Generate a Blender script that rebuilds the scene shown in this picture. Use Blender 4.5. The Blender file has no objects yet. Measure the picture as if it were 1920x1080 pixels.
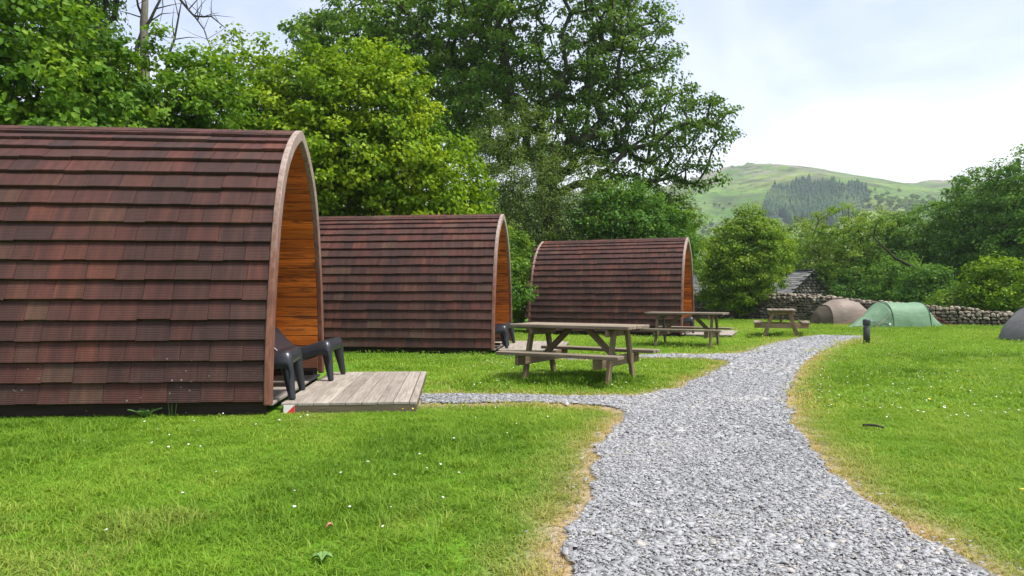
import bpy, bmesh, math, random
import numpy as np
from mathutils import Vector, Matrix, Euler

R = math.radians
SC = bpy.context.scene
COL = SC.collection
random.seed(7)
rng = np.random.default_rng(7)

# ------------------------------------------------------------------ camera
cam_d = bpy.data.cameras.new("camera")
cam = bpy.data.objects.new("camera", cam_d)
COL.objects.link(cam)
cam.location = (0, 0, 1.15)
cam.rotation_euler = (R(90.51), 0, 0)
cam_d.sensor_width = 36
cam_d.lens = 25.3
cam_d.clip_start = 0.05
cam_d.clip_end = 6000
SC.camera = cam

# ------------------------------------------------------------------ light
SUN_EL, SUN_AZ = 64.0, 112.0          # azimuth clockwise from +Y (north): behind the camera, to its right
world = bpy.data.worlds.new("World")
SC.world = world
world.use_nodes = True
wn, wl = world.node_tree.nodes, world.node_tree.links
wn.clear()
w_out = wn.new("ShaderNodeOutputWorld")
w_bg = wn.new("ShaderNodeBackground")
w_bg.inputs["Strength"].default_value = 0.10
sky = wn.new("ShaderNodeTexSky")
sky.sky_type = 'NISHITA'
sky.sun_disc = False
sky.sun_elevation = R(SUN_EL)
sky.sun_rotation = R(SUN_AZ)
sky.air_density = 1.0
sky.dust_density = 1.5
sky.ozone_density = 1.0
# a thin overcast: cloud sheets over the whole dome, thicker towards the horizon
w_tc = wn.new("ShaderNodeTexCoord")
w_sep = wn.new("ShaderNodeSeparateXYZ")
wl.new(w_tc.outputs["Generated"], w_sep.inputs[0])
def wmath(op, a, b=None, c=None, clamp=False):
    n = wn.new("ShaderNodeMath"); n.operation = op; n.use_clamp = clamp
    for i, v in enumerate((a, b, c)):
        if v is None: continue
        if isinstance(v, (int, float)): n.inputs[i].default_value = v
        else: wl.new(v, n.inputs[i])
    return n.outputs[0]
zc = wmath('MAXIMUM', w_sep.outputs["Z"], 0.0)
den = wmath('ADD', zc, 0.18)
px_ = wmath('DIVIDE', w_sep.outputs["X"], den)
py_ = wmath('DIVIDE', w_sep.outputs["Y"], den)
w_cmb = wn.new("ShaderNodeCombineXYZ")
wl.new(px_, w_cmb.inputs[0]); wl.new(py_, w_cmb.inputs[1])
w_no = wn.new("ShaderNodeTexNoise")
w_no.inputs["Scale"].default_value = 0.9
w_no.inputs["Detail"].default_value = 6
w_no.inputs["Roughness"].default_value = 0.55
w_no.inputs["Distortion"].default_value = 0.6
wl.new(w_cmb.outputs[0], w_no.inputs["Vector"])
mask = wmath('MULTIPLY_ADD', w_no.outputs["Fac"], 2.2, -0.78)
hor = wmath('MULTIPLY_ADD', zc, -3.3, 1.25, clamp=True)
mask = wmath('MULTIPLY_ADD', hor, 0.75, mask, clamp=True)
mask = wmath('MULTIPLY_ADD', mask, 0.86, 0.08, clamp=True)
w_mix = wn.new("ShaderNodeMix"); w_mix.data_type = 'RGBA'
wl.new(mask, w_mix.inputs["Factor"])
w_skyg = wn.new("ShaderNodeMix"); w_skyg.data_type = 'RGBA'; w_skyg.blend_type = 'MULTIPLY'
w_skyg.inputs["Factor"].default_value = 1
wl.new(sky.outputs["Color"], w_skyg.inputs["A"])
w_skyg.inputs["B"].default_value = (1.0, .93, 1.0, 1)
wl.new(w_skyg.outputs["Result"], w_mix.inputs["A"])
w_mix.inputs["B"].default_value = (5.6, 5.7, 5.9, 1)
wl.new(w_mix.outputs["Result"], w_bg.inputs["Color"])
wl.new(w_bg.outputs[0], w_out.inputs["Surface"])

sun_d = bpy.data.lights.new("sun", 'SUN')
sun_d.energy = 2.9
sun_d.angle = R(14)
sun_d.color = (1.0, 0.95, 0.87)
sun = bpy.data.objects.new("sun", sun_d)
COL.objects.link(sun)
sd = Vector((math.sin(R(SUN_AZ)) * math.cos(R(SUN_EL)), math.cos(R(SUN_AZ)) * math.cos(R(SUN_EL)), math.sin(R(SUN_EL))))
sun.rotation_euler = (-sd).to_track_quat('-Z', 'Y').to_euler()
sun.location = (0, 0, 60)

vs = SC.view_settings
vs.view_transform = 'Standard'; vs.look = 'None'; vs.gamma = 1; vs.use_curve_mapping = False
vs.exposure = 1.27
SC.render.engine = 'CYCLES'
SC.cycles.max_bounces = 6
SC.cycles.diffuse_bounces = 3
SC.cycles.glossy_bounces = 2
SC.cycles.transmission_bounces = 3
SC.cycles.volume_bounces = 0
SC.cycles.transparent_max_bounces = 6
SC.cycles.use_denoising = True
SC.cycles.sample_clamp_indirect = 6

# ------------------------------------------------------------------ helpers
def lerp(a, b, t): return a + (b - a) * t
def sstep(a, b, x):
    t = np.clip((x - a) / (b - a), 0, 1)
    return t * t * (3 - 2 * t)

def hash2(ix, iy, seed):
    n = (ix.astype(np.int64) * 374761393 + iy.astype(np.int64) * 668265263 + seed * 974634777) & 0xffffffff
    n = ((n ^ (n >> 13)) * 1274126177) & 0xffffffff
    return ((n ^ (n >> 16)) & 0xffff) / 65535.0
def vnoise(x, y, seed=0):
    x = np.asarray(x, float); y = np.asarray(y, float)
    ix, iy = np.floor(x), np.floor(y)
    fx, fy = x - ix, y - iy
    fx = fx * fx * (3 - 2 * fx); fy = fy * fy * (3 - 2 * fy)
    a = hash2(ix, iy, seed); b = hash2(ix + 1, iy, seed); c = hash2(ix, iy + 1, seed); d = hash2(ix + 1, iy + 1, seed)
    return (a * (1 - fx) + b * fx) * (1 - fy) + (c * (1 - fx) + d * fx) * fy
def fbm(x, y, seed=0, o=4):
    s, a, t = 0, 1, 0
    for i in range(o):
        s = s + a * vnoise(x * 2 ** i, y * 2 ** i, seed + i * 17); t += a; a *= .5
    return s / t

def tag(o, label=None, cat=None, group=None, kind=None):
    if label: o["label"] = label
    if cat: o["category"] = cat
    if group: o["group"] = group
    if kind: o["kind"] = kind
    return o
def empty(name, loc=(0, 0, 0), rz=0.0):
    o = bpy.data.objects.new(name, None)
    o.location = loc; o.rotation_euler = (0, 0, rz)
    o.empty_display_size = .2
    COL.objects.link(o)
    return o
def link(name, me, parent=None, mat=None, m=None):
    if mat is not None and not me.materials: me.materials.append(mat)
    o = bpy.data.objects.new(name, me)
    COL.objects.link(o)
    if parent is not None: o.parent = parent
    if m is not None: o.matrix_basis = m
    return o
KIDS = {}
def kids(o): return [c for c in COL.objects if c.parent == o]
def copy_tree(o, parent=None):
    c = o.copy(); COL.objects.link(c); c.parent = parent
    for ch in list(o.children): copy_tree(ch, c)
    return c

def mesh_np(name, V, F, smooth=False, mat=None):
    """V (n,3), F list of arrays (k, m) - polygons of m corners"""
    me = bpy.data.meshes.new(name)
    V = np.asarray(V, np.float32)
    if not isinstance(F, list): F = [F]
    F = [np.asarray(f, np.int32) for f in F if len(f)]
    nl = sum(f.size for f in F); npoly = sum(len(f) for f in F)
    me.vertices.add(len(V)); me.vertices.foreach_set("co", V.ravel())
    me.loops.add(nl); me.polygons.add(npoly)
    me.loops.foreach_set("vertex_index", np.concatenate([f.ravel() for f in F]))
    tot = np.concatenate([np.full(len(f), f.shape[1], np.int32) for f in F])
    st = np.concatenate([[0], np.cumsum(tot)[:-1]]).astype(np.int32)
    me.polygons.foreach_set("loop_start", st)
    me.polygons.foreach_set("loop_total", tot)
    if smooth: me.polygons.foreach_set("use_smooth", np.ones(npoly, bool))
    me.update(calc_edges=True)
    if mat: me.materials.append(mat)
    return me
def attr(me, name, data, domain='FACE', typ='FLOAT'):
    a = me.attributes.new(name, typ, domain)
    if typ == 'FLOAT': a.data.foreach_set("value", np.asarray(data, np.float32))
    elif typ == 'INT': a.data.foreach_set("value", np.asarray(data, np.int32))
    else: a.data.foreach_set("vector", np.asarray(data, np.float32).ravel())

class MB:
    """collects loose polygons into one mesh"""
    def __init__(s): s.v = []; s.f = []
    def add(s, vs, fs):
        b = len(s.v); s.v += [tuple(v) for v in vs]; s.f += [tuple(i + b for i in f) for f in fs]; return s
    def box(s, c, h, m=None):
        pts = [Vector((c[0] + sx * h[0], c[1] + sy * h[1], c[2] + sz * h[2])) for sx in (-1, 1) for sy in (-1, 1) for sz in (-1, 1)]
        if m is not None: pts = [m @ p for p in pts]
        return s.add(pts, [(0, 1, 3, 2), (4, 6, 7, 5), (0, 4, 5, 1), (2, 3, 7, 6), (0, 2, 6, 4), (1, 5, 7, 3)])
    def tube(s, pts, rad, n=6, cap=True):
        pts = [Vector(p) for p in pts]
        if not hasattr(rad, '__len__'): rad = [rad] * len(pts)
        rings = []
        prev = None
        for i, p in enumerate(pts):
            d = (pts[min(i + 1, len(pts) - 1)] - pts[max(i - 1, 0)]).normalized()
            a = prev if prev is not None else (Vector((0, 0, 1)) if abs(d.z) < .9 else Vector((1, 0, 0)))
            x = (a - d * a.dot(d)).normalized(); prev = x
            y = d.cross(x)
            rings.append([p + (x * math.cos(2 * math.pi * k / n) + y * math.sin(2 * math.pi * k / n)) * rad[i] for k in range(n)])
        vs = [v for r in rings for v in r]
        fs = [(i * n + k, i * n + (k + 1) % n, (i + 1) * n + (k + 1) % n, (i + 1) * n + k) for i in range(len(pts) - 1) for k in range(n)]
        if cap: fs += [tuple(range(n - 1, -1, -1)), tuple((len(pts) - 1) * n + k for k in range(n))]
        return s.add(vs, fs)
    def mesh(s, name, mat=None, smooth=False):
        me = bpy.data.meshes.new(name)
        me.from_pydata(s.v, [], s.f)
        if smooth: me.polygons.foreach_set("use_smooth", np.ones(len(me.polygons), bool))
        me.update()
        if mat: me.materials.append(mat)
        return me

_box = {}
def box_mesh(l, w, h, mat, bev=.004):
    """chamfered bar, length along x, centred"""
    key = (round(l, 3), round(w, 3), round(h, 3), mat.name, bev)
    if key in _box: return _box[key]
    bm = bmesh.new()
    bmesh.ops.create_cube(bm, size=1)
    bmesh.ops.scale(bm, vec=(l, w, h), verts=bm.verts)
    if bev: bmesh.ops.bevel(bm, geom=bm.edges[:], offset=min(bev, w * .3, h * .3), segments=1, affect='EDGES')
    me = bpy.data.meshes.new("bar"); bm.to_mesh(me); bm.free()
    me.materials.append(mat); _box[key] = me
    return me
def bar(name, parent, p0, p1, w, h, mat, up=(0, 0, 1), bev=.004):
    p0, p1 = Vector(p0), Vector(p1)
    x = (p1 - p0); l = x.length; x.normalize()
    z = Vector(up); z = (z - x * z.dot(x)).normalized(); y = z.cross(x)
    m = Matrix((x, y, z)).transposed().to_4x4(); m.translation = (p0 + p1) / 2
    return link(name, box_mesh(l, w, h, mat, bev), parent, None, m)

# ------------------------------------------------------------------ material helpers
class NT:
    def __init__(s, name):
        s.m = bpy.data.materials.new(name); s.m.use_nodes = True
        s.t = s.m.node_tree; s.n = s.t.nodes; s.l = s.t.links
        s.n.clear(); s.out = s.n.new("ShaderNodeOutputMaterial")
    def node(s, typ, **kw):
        n = s.n.new(typ)
        for k, v in kw.items(): setattr(n, k, v)
        return n
    def set(s, sock, v):
        if hasattr(v, 'is_output'): s.l.new(v, sock)
        elif hasattr(v, '__len__') and len(v) == 3 and sock.type == 'RGBA': sock.default_value = (*v, 1)
        else: sock.default_value = v
    def math(s, op, a, b=None, c=None, clamp=False):
        n = s.node("ShaderNodeMath", operation=op, use_clamp=clamp)
        for i, v in enumerate((a, b, c)):
            if v is not None: s.set(n.inputs[i], v)
        return n.outputs[0]
    def mix(s, f, a, b, mode='MIX'):
        n = s.node("ShaderNodeMix", data_type='RGBA', blend_type=mode)
        s.set(n.inputs["Factor"], f); s.set(n.inputs["A"], a); s.set(n.inputs["B"], b)
        return n.outputs["Result"]
    def ramp(s, f, stops, interp='LINEAR'):
        n = s.node("ShaderNodeValToRGB"); n.color_ramp.interpolation = interp
        e = n.color_ramp.elements
        while len(e) < len(stops): e.new(0.5)
        for el, (p, c) in zip(e, stops):
            el.position = p; el.color = (*c, 1) if len(c) == 3 else c
        s.set(n.inputs[0], f); return n.outputs[0]
    def noise(s, vec=None, scale=5, detail=4, rough=.55, dist=0.0):
        n = s.node("ShaderNodeTexNoise")
        n.inputs["Scale"].default_value = scale; n.inputs["Detail"].default_value = detail
        n.inputs["Roughness"].default_value = rough; n.inputs["Distortion"].default_value = dist
        if vec is not None: s.l.new(vec, n.inputs["Vector"])
        return n.outputs["Fac"]
    def map(s, vec, scale=(1, 1, 1), loc=None):
        n = s.node("ShaderNodeMapping"); n.inputs["Scale"].default_value = scale
        s.l.new(vec, n.inputs["Vector"])
        if loc is not None: s.set(n.inputs["Location"], loc)
        return n.outputs[0]
    def coord(s, k="Object"): return s.node("ShaderNodeTexCoord").outputs[k]
    def pos(s): return s.node("ShaderNodeNewGeometry").outputs["Position"]
    def island(s): return s.node("ShaderNodeNewGeometry").outputs["Random Per Island"]
    def orand(s): return s.node("ShaderNodeObjectInfo").outputs["Random"]
    def attr(s, name, typ='GEOMETRY'):
        n = s.node("ShaderNodeAttribute", attribute_name=name, attribute_type=typ); return n.outputs["Fac"]
    def bump(s, h, strength=.4, dist=.01):
        n = s.node("ShaderNodeBump"); n.inputs["Strength"].default_value = strength; n.inputs["Distance"].default_value = dist
        s.l.new(h, n.inputs["Height"]); return n.outputs[0]
    def principled(s, col, rough=.6, normal=None, spec=.5, metal=0.0, **kw):
        p = s.node("ShaderNodeBsdfPrincipled")
        s.set(p.inputs["Base Color"], col); s.set(p.inputs["Roughness"], rough)
        p.inputs["Specular IOR Level"].default_value = spec; p.inputs["Metallic"].default_value = metal
        if normal is not None: s.l.new(normal, p.inputs["Normal"])
        for k, v in kw.items(): s.set(p.inputs[k], v)
        return p.outputs[0]
    def done(s, sh): s.l.new(sh, s.out.inputs["Surface"]); return s.m

def seeded(t, vec):
    """object coords shifted by a per object random"""
    r = t.orand()
    c = t.node("ShaderNodeCombineXYZ"); t.set(c.inputs[0], t.math('MULTIPLY', r, 37.0)); t.set(c.inputs[1], t.math('MULTIPLY', r, 91.0)); t.set(c.inputs[2], t.math('MULTIPLY', r, 13.0))
    a = t.node("ShaderNodeVectorMath", operation='ADD'); t.l.new(vec, a.inputs[0]); t.l.new(c.outputs[0], a.inputs[1])
    return a.outputs[0]

def wood(name, c_dark, c_mid, c_light, grain=1.0, rough=.75, stain=None, stain_amt=.5, moss=0.0, spread=.25, stain_scale=(.9, 7, 7)):
    t = NT(name)
    v = seeded(t, t.coord())
    g = t.noise(t.map(v, (2.2 * grain, 46, 46)), 1.0, 6, .6, .35)
    g2 = t.noise(t.map(v, (.8, 9, 9)), 1.0, 3, .5, .8)
    f = t.math('ADD', t.math('MULTIPLY', g, .65), t.math('MULTIPLY', g2, .35))
    col = t.ramp(f, [(.3, c_dark), (.5, c_mid), (.72, c_light)])
    rr = t.orand()
    col = t.mix(1.0, col, t.ramp(rr, [(0, (1 - spread,) * 3), (1, (1 + spread * .4,) * 3)]), 'MULTIPLY')
    if stain:
        s = t.noise(t.map(v, stain_scale), 1.0, 5, .65, 1.6)
        col = t.mix(t.math('MULTIPLY', t.ramp(s, [(.49, (0, 0, 0)), (.64, (1, 1, 1))]), stain_amt), col, stain)
    if moss:
        mz = t.noise(t.pos(), 3.2, 5, .65)
        col = t.mix(t.math('MULTIPLY', t.ramp(mz, [(.48, (0, 0, 0)), (.68, (1, 1, 1))]), moss), col, (.075, .085, .035))
    # fine drying cracks
    ck = t.noise(t.map(v, (3.0, 120, 120)), 1.0, 2, .5)
    ckm = t.ramp(ck, [(.30, (.45, .45, .45)), (.40, (1, 1, 1))])
    col = t.mix(1.0, col, ckm, 'MULTIPLY')
    nrm = t.bump(g, .5, .004)
    return t.done(t.principled(col, rough, nrm, .3))

M = {}
M['orange'] = wood('orange_stained_pine', (.32, .078, .010), (.64, .175, .018), (.74, .255, .036), rough=.42, stain=(.045, .022, .013), stain_amt=.75, stain_scale=(1.3, 11, 11), spread=.35)
M['frame'] = wood('red_brown_timber', (.10, .042, .026), (.17, .068, .040), (.25, .115, .075), rough=.55, spread=.2)
M['dark'] = wood('black_brown_timber', (.018, .012, .009), (.03, .02, .015), (.05, .036, .026), rough=.85)
M['deck'] = wood('silvered_deck_timber', (.185, .16, .13), (.30, .265, .222), (.40, .36, .31), rough=.8, stain=(.13, .11, .085), stain_amt=.45, spread=.2)
M['deck_rim'] = wood('dark_deck_rim_timber', (.07, .055, .035), (.12, .095, .06), (.18, .15, .10), rough=.85, moss=.35)
M['table'] = wood('weathered_table_timber', (.115, .090, .060), (.225, .182, .130), (.36, .305, .23), rough=.85, stain=(.075, .065, .045), stain_amt=.55, spread=.3)
M['table_leg'] = wood('mossy_table_leg_timber', (.080, .058, .035), (.165, .120, .072), (.27, .205, .13), rough=.85, moss=.6, spread=.25)
M['table_tan'] = wood('tan_table_timber', (.15, .105, .06), (.28, .195, .115), (.38, .28, .18), rough=.8, moss=.3, spread=.25)

def weathered_frame():
    """laminated rim: brown paint worn to bare pale timber where it faces the rain"""
    t = NT('worn_rim_timber')
    v = t.coord()
    gn = t.noise(t.map(v, (14, 30, 6)), 1.0, 6, .6, .5)
    col = t.ramp(gn, [(.3, (.105, .045, .028)), (.55, (.17, .072, .045)), (.75, (.235, .11, .075))])
    z = t.node("ShaderNodeSeparateXYZ"); t.l.new(v, z.inputs[0])
    h = t.math('MULTIPLY_ADD', z.outputs[2], .58, -.52, clamp=True)
    n2 = t.noise(t.map(v, (20, 20, 5)), 1.0, 6, .7, 1)
    wear = t.math('MULTIPLY_ADD', n2, 1.5, t.math('MULTIPLY_ADD', h, 1.1, -1.02), clamp=True)
    col = t.mix(wear, col, t.ramp(gn, [(.3, (.20, .155, .13)), (.7, (.40, .33, .29))]))
    return t.done(t.principled(col, .65, t.bump(gn, .4, .004), .3))
M['rim'] = weathered_frame()

def tile_mat():
    t = NT('stone_chip_roof_tile')
    r = t.math('FRACT', t.math('ADD', t.orand(), t.math('MULTIPLY', t.island(), 7.13)))
    base = t.ramp(r, [(0, (.036, .0170, .0145)), (.22, (.044, .0190, .0155)), (.44, (.052, .0205, .0160)), (.63, (.064, .0215, .0160)), (.76, (.050, .0230, .0175)), (.90, (.076, .0260, .0165)), (1, (.064, .036, .024))])
    uv = t.node("ShaderNodeUVMap").outputs[0]
    su = t.node("ShaderNodeSeparateXYZ"); t.l.new(uv, su.inputs[0])
    p = t.pos()
    # streaky colour along the slope within each tile, and blotches over several tiles
    cmb = t.node("ShaderNodeCombineXYZ"); t.set(cmb.inputs[0], t.math('MULTIPLY_ADD', su.outputs[0], 9.0, t.math('MULTIPLY', r, 50))); t.set(cmb.inputs[1], t.math('MULTIPLY', su.outputs[1], 1.2))
    st = t.noise(cmb.outputs[0], 1.0, 4, .6)
    col = t.mix(1.0, base, t.ramp(st, [(.25, (.60, .60, .62)), (.5, (1, 1, 1)), (.78, (1.65, 1.45, 1.32))]), 'MULTIPLY')
    bl = t.noise(t.map(p, (1.4, 1.4, .5)), 1.0, 4, .6)
    col = t.mix(1.0, col, t.ramp(bl, [(.3, (.72, .70, .72)), (.7, (1.25, 1.2, 1.15))]), 'MULTIPLY')
    rn = t.noise(t.map(p, (7.5, .45, .45)), 1.0, 4, .65)
    col = t.mix(1.0, col, t.ramp(rn, [(.32, (.78, .78, .80)), (.52, (1, 1, 1)), (.72, (1.42, 1.30, 1.16))]), 'MULTIPLY')
    grit = t.noise(p, 260, 2, .6)
    col = t.mix(1.0, col, t.ramp(grit, [(.3, (.7, .7, .7)), (.7, (1.3, 1.3, 1.3))]), 'MULTIPLY')
    # pale lichen spots and lichen film close to the eaves
    vo = t.node("ShaderNodeTexVoronoi"); vo.inputs["Scale"].default_value = 15; t.l.new(p, vo.inputs["Vector"])
    z = t.node("ShaderNodeSeparateXYZ"); t.l.new(p, z.inputs[0])
    low = t.math('MULTIPLY_ADD', z.outputs[2], -1.4, 1.25, clamp=True)
    pat = t.ramp(t.noise(p, 2.1, 3, .6), [(.52, (0, 0, 0)), (.62, (1, 1, 1))])
    spot = t.math('MULTIPLY', t.math('LESS_THAN', vo.outputs["Distance"], .13), t.math('MULTIPLY', low, pat))
    col = t.mix(t.math('MULTIPLY', spot, .75), col, (.30, .30, .27))
    alg = t.ramp(t.noise(p, 9, 6, .7), [(.5, (0, 0, 0)), (.75, (1, 1, 1))])
    col = t.mix(t.math('MULTIPLY', alg, t.math('MULTIPLY', low, .45)), col, (.085, .075, .045))
    # pressed ribs across the tile
    w = t.math('SINE', t.math('MULTIPLY', su.outputs[1], 2 * math.pi / .0165))
    hgt = t.math('ADD', t.math('MULTIPLY', w, .5), t.math('MULTIPLY', grit, .8))
    return t.done(t.principled(col, .78, t.bump(hgt, .55, .004), .35))
M['tile'] = tile_mat()

def plain(name, col, rough=.5, spec=.5, nscale=8, var=.15, bump=0.0, **kw):
    t = NT(name)
    n = t.noise(t.coord(), nscale, 5, .6)
    c = t.mix(1.0, col, t.ramp(n, [(.25, (1 - var,) * 3), (.75, (1 + var,) * 3)]), 'MULTIPLY')
    return t.done(t.principled(c, rough, t.bump(n, bump, .01) if bump else None, spec, **kw))
M['plastic'] = plain('black_moulded_plastic', (.020, .022, .028), .34, .5, 30, .25)
M['bollard'] = plain('charcoal_powder_coat', (.030, .034, .038), .42, .5, 20, .25)
M['lens'] = plain('frosted_lamp_lens', (.16, .17, .17), .3, .5, 20, .1)
M['glass'] = plain('dark_door_glass', (.03, .035, .04), .08, .6, 3, .1)
M['steel'] = plain('dull_steel', (.35, .35, .34), .4, .5, 20, .15, metal=.9)
M['white'] = plain('white_reflective_sheet', (.72, .71, .68), .4, .5, 20, .1)
M['red'] = plain('red_reflective_sheet', (.62, .035, .03), .4, .5, 20, .15)
M['bark'] = None

def fabric(name, col, trans=.25, var=.12, rough=.55):
    t = NT(name)
    n = t.noise(t.map(t.coord(), (3, 7, 5)), 1.0, 5, .6, .8)
    c = t.mix(1.0, col, t.ramp(n, [(.25, (1 - var,) * 3), (.75, (1 + var,) * 3)]), 'MULTIPLY')
    weave = t.noise(t.map(t.coord(), (2.0, 9, 9)), 1.0, 4, .55, 1.2)
    p = t.principled(c, rough, t.bump(weave, .5, .03), .35)
    tr = t.node("ShaderNodeBsdfTranslucent"); t.set(tr.inputs[0], c)
    mx = t.node("ShaderNodeMixShader"); mx.inputs[0].default_value = trans
    t.l.new(p, mx.inputs[1]); t.l.new(tr.outputs[0], mx.inputs[2])
    return t.done(mx.outputs[0])
M['tent_green'] = fabric('green_tent_nylon', (.19, .325, .195), .3)
M['tent_trim'] = fabric('dark_green_tent_tape', (.045, .10, .06), .1)
M['tent_brown'] = fabric('taupe_tent_nylon', (.27, .215, .175), .22)
M['tent_brown_dark'] = fabric('olive_brown_tent_nylon', (.095, .075, .052), .15)
M['tent_grey'] = fabric('grey_tent_nylon', (.13, .13, .125), .12)
M['cord'] = plain('red_tent_cord', (.35, .04, .03), .6)
M['patch'] = plain('white_fabric_patch', (.62, .62, .58), .6)

def stone_mat(name, dark, mid, light, lichen=.5, green=.2):
    t = NT(name)
    r = t.math('FRACT', t.math('ADD', t.orand(), t.math('MULTIPLY', t.island(), 5.7)))
    c = t.ramp(r, [(0, dark), (.5, mid), (1, light)])
    n = t.noise(t.pos(), 14, 6, .65)
    c = t.mix(1.0, c, t.ramp(n, [(.25, (.55, .55, .55)), (.75, (1.35, 1.33, 1.3))]), 'MULTIPLY')
    l = t.noise(t.pos(), 5.5, 6, .7)
    c = t.mix(t.math('MULTIPLY', t.ramp(l, [(.54, (0, 0, 0)), (.66, (1, 1, 1))]), lichen), c, (.33, .32, .27))
    g = t.noise(t.pos(), 2.3, 5, .7)
    c = t.mix(t.math('MULTIPLY', t.ramp(g, [(.5, (0, 0, 0)), (.7, (1, 1, 1))]), green), c, (.07, .08, .03))
    return t.done(t.principled(c, .9, t.bump(n, .7, .02), .25))
M['stone'] = stone_mat('drystone', (.10, .080, .058), (.205, .17, .13), (.33, .285, .23), .6, .22)
M['barn_stone'] = stone_mat('barn_rubble_stone', (.05, .047, .043), (.095, .088, .08), (.16, .15, .135), .25, .2)
M['slate'] = stone_mat('roof_slate', (.075, .078, .080), (.115, .118, .12), (.17, .17, .168), .25, .35)
M['rock'] = stone_mat('gap_shade_core', (.03, .027, .022), (.045, .04, .033), (.06, .055, .045), .1, .2)  # core coloured dark so the gaps between stones read as shade

def bark_mat(name, a, b):
    t = NT(name)
    n = t.noise(t.map(t.pos(), (9, 9, 2.2)), 1.0, 6, .65, .6)
    c = t.ramp(n, [(.3, a), (.7, b)])
    g = t.noise(t.pos(), 1.3, 4, .6)
    c = t.mix(t.math('MULTIPLY', t.ramp(g, [(.45, (0, 0, 0)), (.7, (1, 1, 1))]), .4), c, (.06, .07, .03))
    return t.done(t.principled(c, .9, t.bump(n, .8, .03), .2))
M['bark'] = bark_mat('dark_bark', (.028, .022, .016), (.085, .070, .052))
M['bark_shade'] = bark_mat('shade_black_bark', (.010, .009, .007), (.030, .025, .018))  # bark darkened in colour to stand in for shade under the oaks
M['bark_pale'] = bark_mat('bleached_bark', (.13, .115, .095), (.30, .275, .24))
M['bark_grey'] = bark_mat('grey_bark', (.05, .045, .036), (.13, .115, .095))

def leaf_mat(name, dark, mid, light, trans=.40, rough=.55, spec=.14):
    t = NT(name)
    a = t.attr('tint')
    c = t.ramp(a, [(0.0, dark), (.5, mid), (1.0, light)])
    p = t.principled(c, rough, None, spec)
    tr = t.node("ShaderNodeBsdfTranslucent")
    t.set(tr.inputs[0], t.mix(1.0, c, (1.25, 1.15, .55), 'MULTIPLY'))
    mx = t.node("ShaderNodeMixShader"); mx.inputs[0].default_value = trans
    t.l.new(p, mx.inputs[1]); t.l.new(tr.outputs[0], mx.inputs[2])
    return t.done(mx.outputs[0])
M['leaf_hazel'] = leaf_mat('hazel_leaf', (.045, .115, .009), (.098, .215, .014), (.19, .31, .024))
M['leaf_lime'] = leaf_mat('yellow_green_leaf', (.074, .160, .007), (.175, .305, .012), (.315, .42, .022))
M['leaf_mid'] = leaf_mat('mid_green_leaf', (.055, .130, .013), (.125, .238, .021), (.23, .34, .038))
M['leaf_oak'] = leaf_mat('oak_leaf', (.042, .102, .013), (.084, .178, .022), (.155, .26, .038), .45)
M['leaf_willow'] = leaf_mat('grey_green_leaf', (.062, .115, .022), (.125, .205, .040), (.21, .30, .068), .38)
M['leaf_dark'] = leaf_mat('dark_green_leaf', (.038, .108, .016), (.084, .198, .025), (.155, .29, .040), .42)
M['leaf_fir'] = leaf_mat('conifer_needle', (.008, .036, .018), (.022, .070, .030), (.065, .115, .038), .1, .6, .1)

def grass_mat():
    t = NT('grass_blade')
    ti = t.attr('tint', 'INSTANCER'); dr = t.attr('dry', 'INSTANCER'); b = t.attr('btint')
    f = t.math('ADD', t.math('MULTIPLY', ti, .6), t.math('MULTIPLY', b, .4))
    c = t.ramp(f, [(0, (.078, .170, .014)), (.4, (.152, .280, .022)), (.75, (.235, .355, .038)), (1, (.33, .42, .08))])
    dryc = t.ramp(b, [(0, (.38, .26, .12)), (.6, (.56, .41, .21)), (1, (.42, .40, .09))])
    c = t.mix(t.math('MULTIPLY_ADD', dr, 1.25, t.math('MULTIPLY_ADD', b, .3, -.2), clamp=True), c, dryc)
    p = t.principled(c, .55, None, .12)
    tr = t.node("ShaderNodeBsdfTranslucent"); t.set(tr.inputs[0], t.mix(1.0, c, (1.15, 1.1, .6), 'MULTIPLY'))
    mx = t.node("ShaderNodeMixShader"); mx.inputs[0].default_value = .4
    t.l.new(p, mx.inputs[1]); t.l.new(tr.outputs[0], mx.inputs[2])
    return t.done(mx.outputs[0])
M['grass'] = grass_mat()

def ground_mat():
    t = NT('turf_soil')
    p = t.pos()
    n = t.noise(p, 1.1, 6, .6); n2 = t.noise(p, 24, 5, .65)
    c = t.ramp(n, [(.3, (.05, .13, .010)), (.55, (.09, .20, .012)), (.75, (.13, .24, .018))])
    c = t.mix(1.0, c, t.ramp(n2, [(.3, (.55, .55, .55)), (.7, (1.4, 1.4, 1.3))]), 'MULTIPLY')
    d = t.attr('dry')
    dc = t.ramp(n2, [(.3, (.22, .165, .10)), (.7, (.40, .315, .21))])
    c = t.mix(t.math('MULTIPLY_ADD', n2, .5, t.math('MULTIPLY_ADD', d, 1.5, -.35), clamp=True), c, dc)
    return t.done(t.principled(c, .95, t.bump(n2, .6, .03), .1))
M['ground'] = ground_mat()
def path_mat():
    t = NT('crushed_slate_bed')
    p = t.pos()
    n = t.noise(p, 38, 4, .7); n2 = t.noise(p, 3, 4, .6)
    c = t.ramp(n, [(.3, (.085, .083, .08)), (.5, (.155, .153, .148)), (.7, (.24, .238, .232))])  # bed toned darker than the chips, as shadow in their gaps
    c = t.mix(t.math('MULTIPLY', t.ramp(n2, [(.5, (0, 0, 0)), (.7, (1, 1, 1))]), .35), c, (.17, .15, .10))
    return t.done(t.principled(c, .85, t.bump(n, .9, .02), .25))
M['path'] = path_mat()
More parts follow.
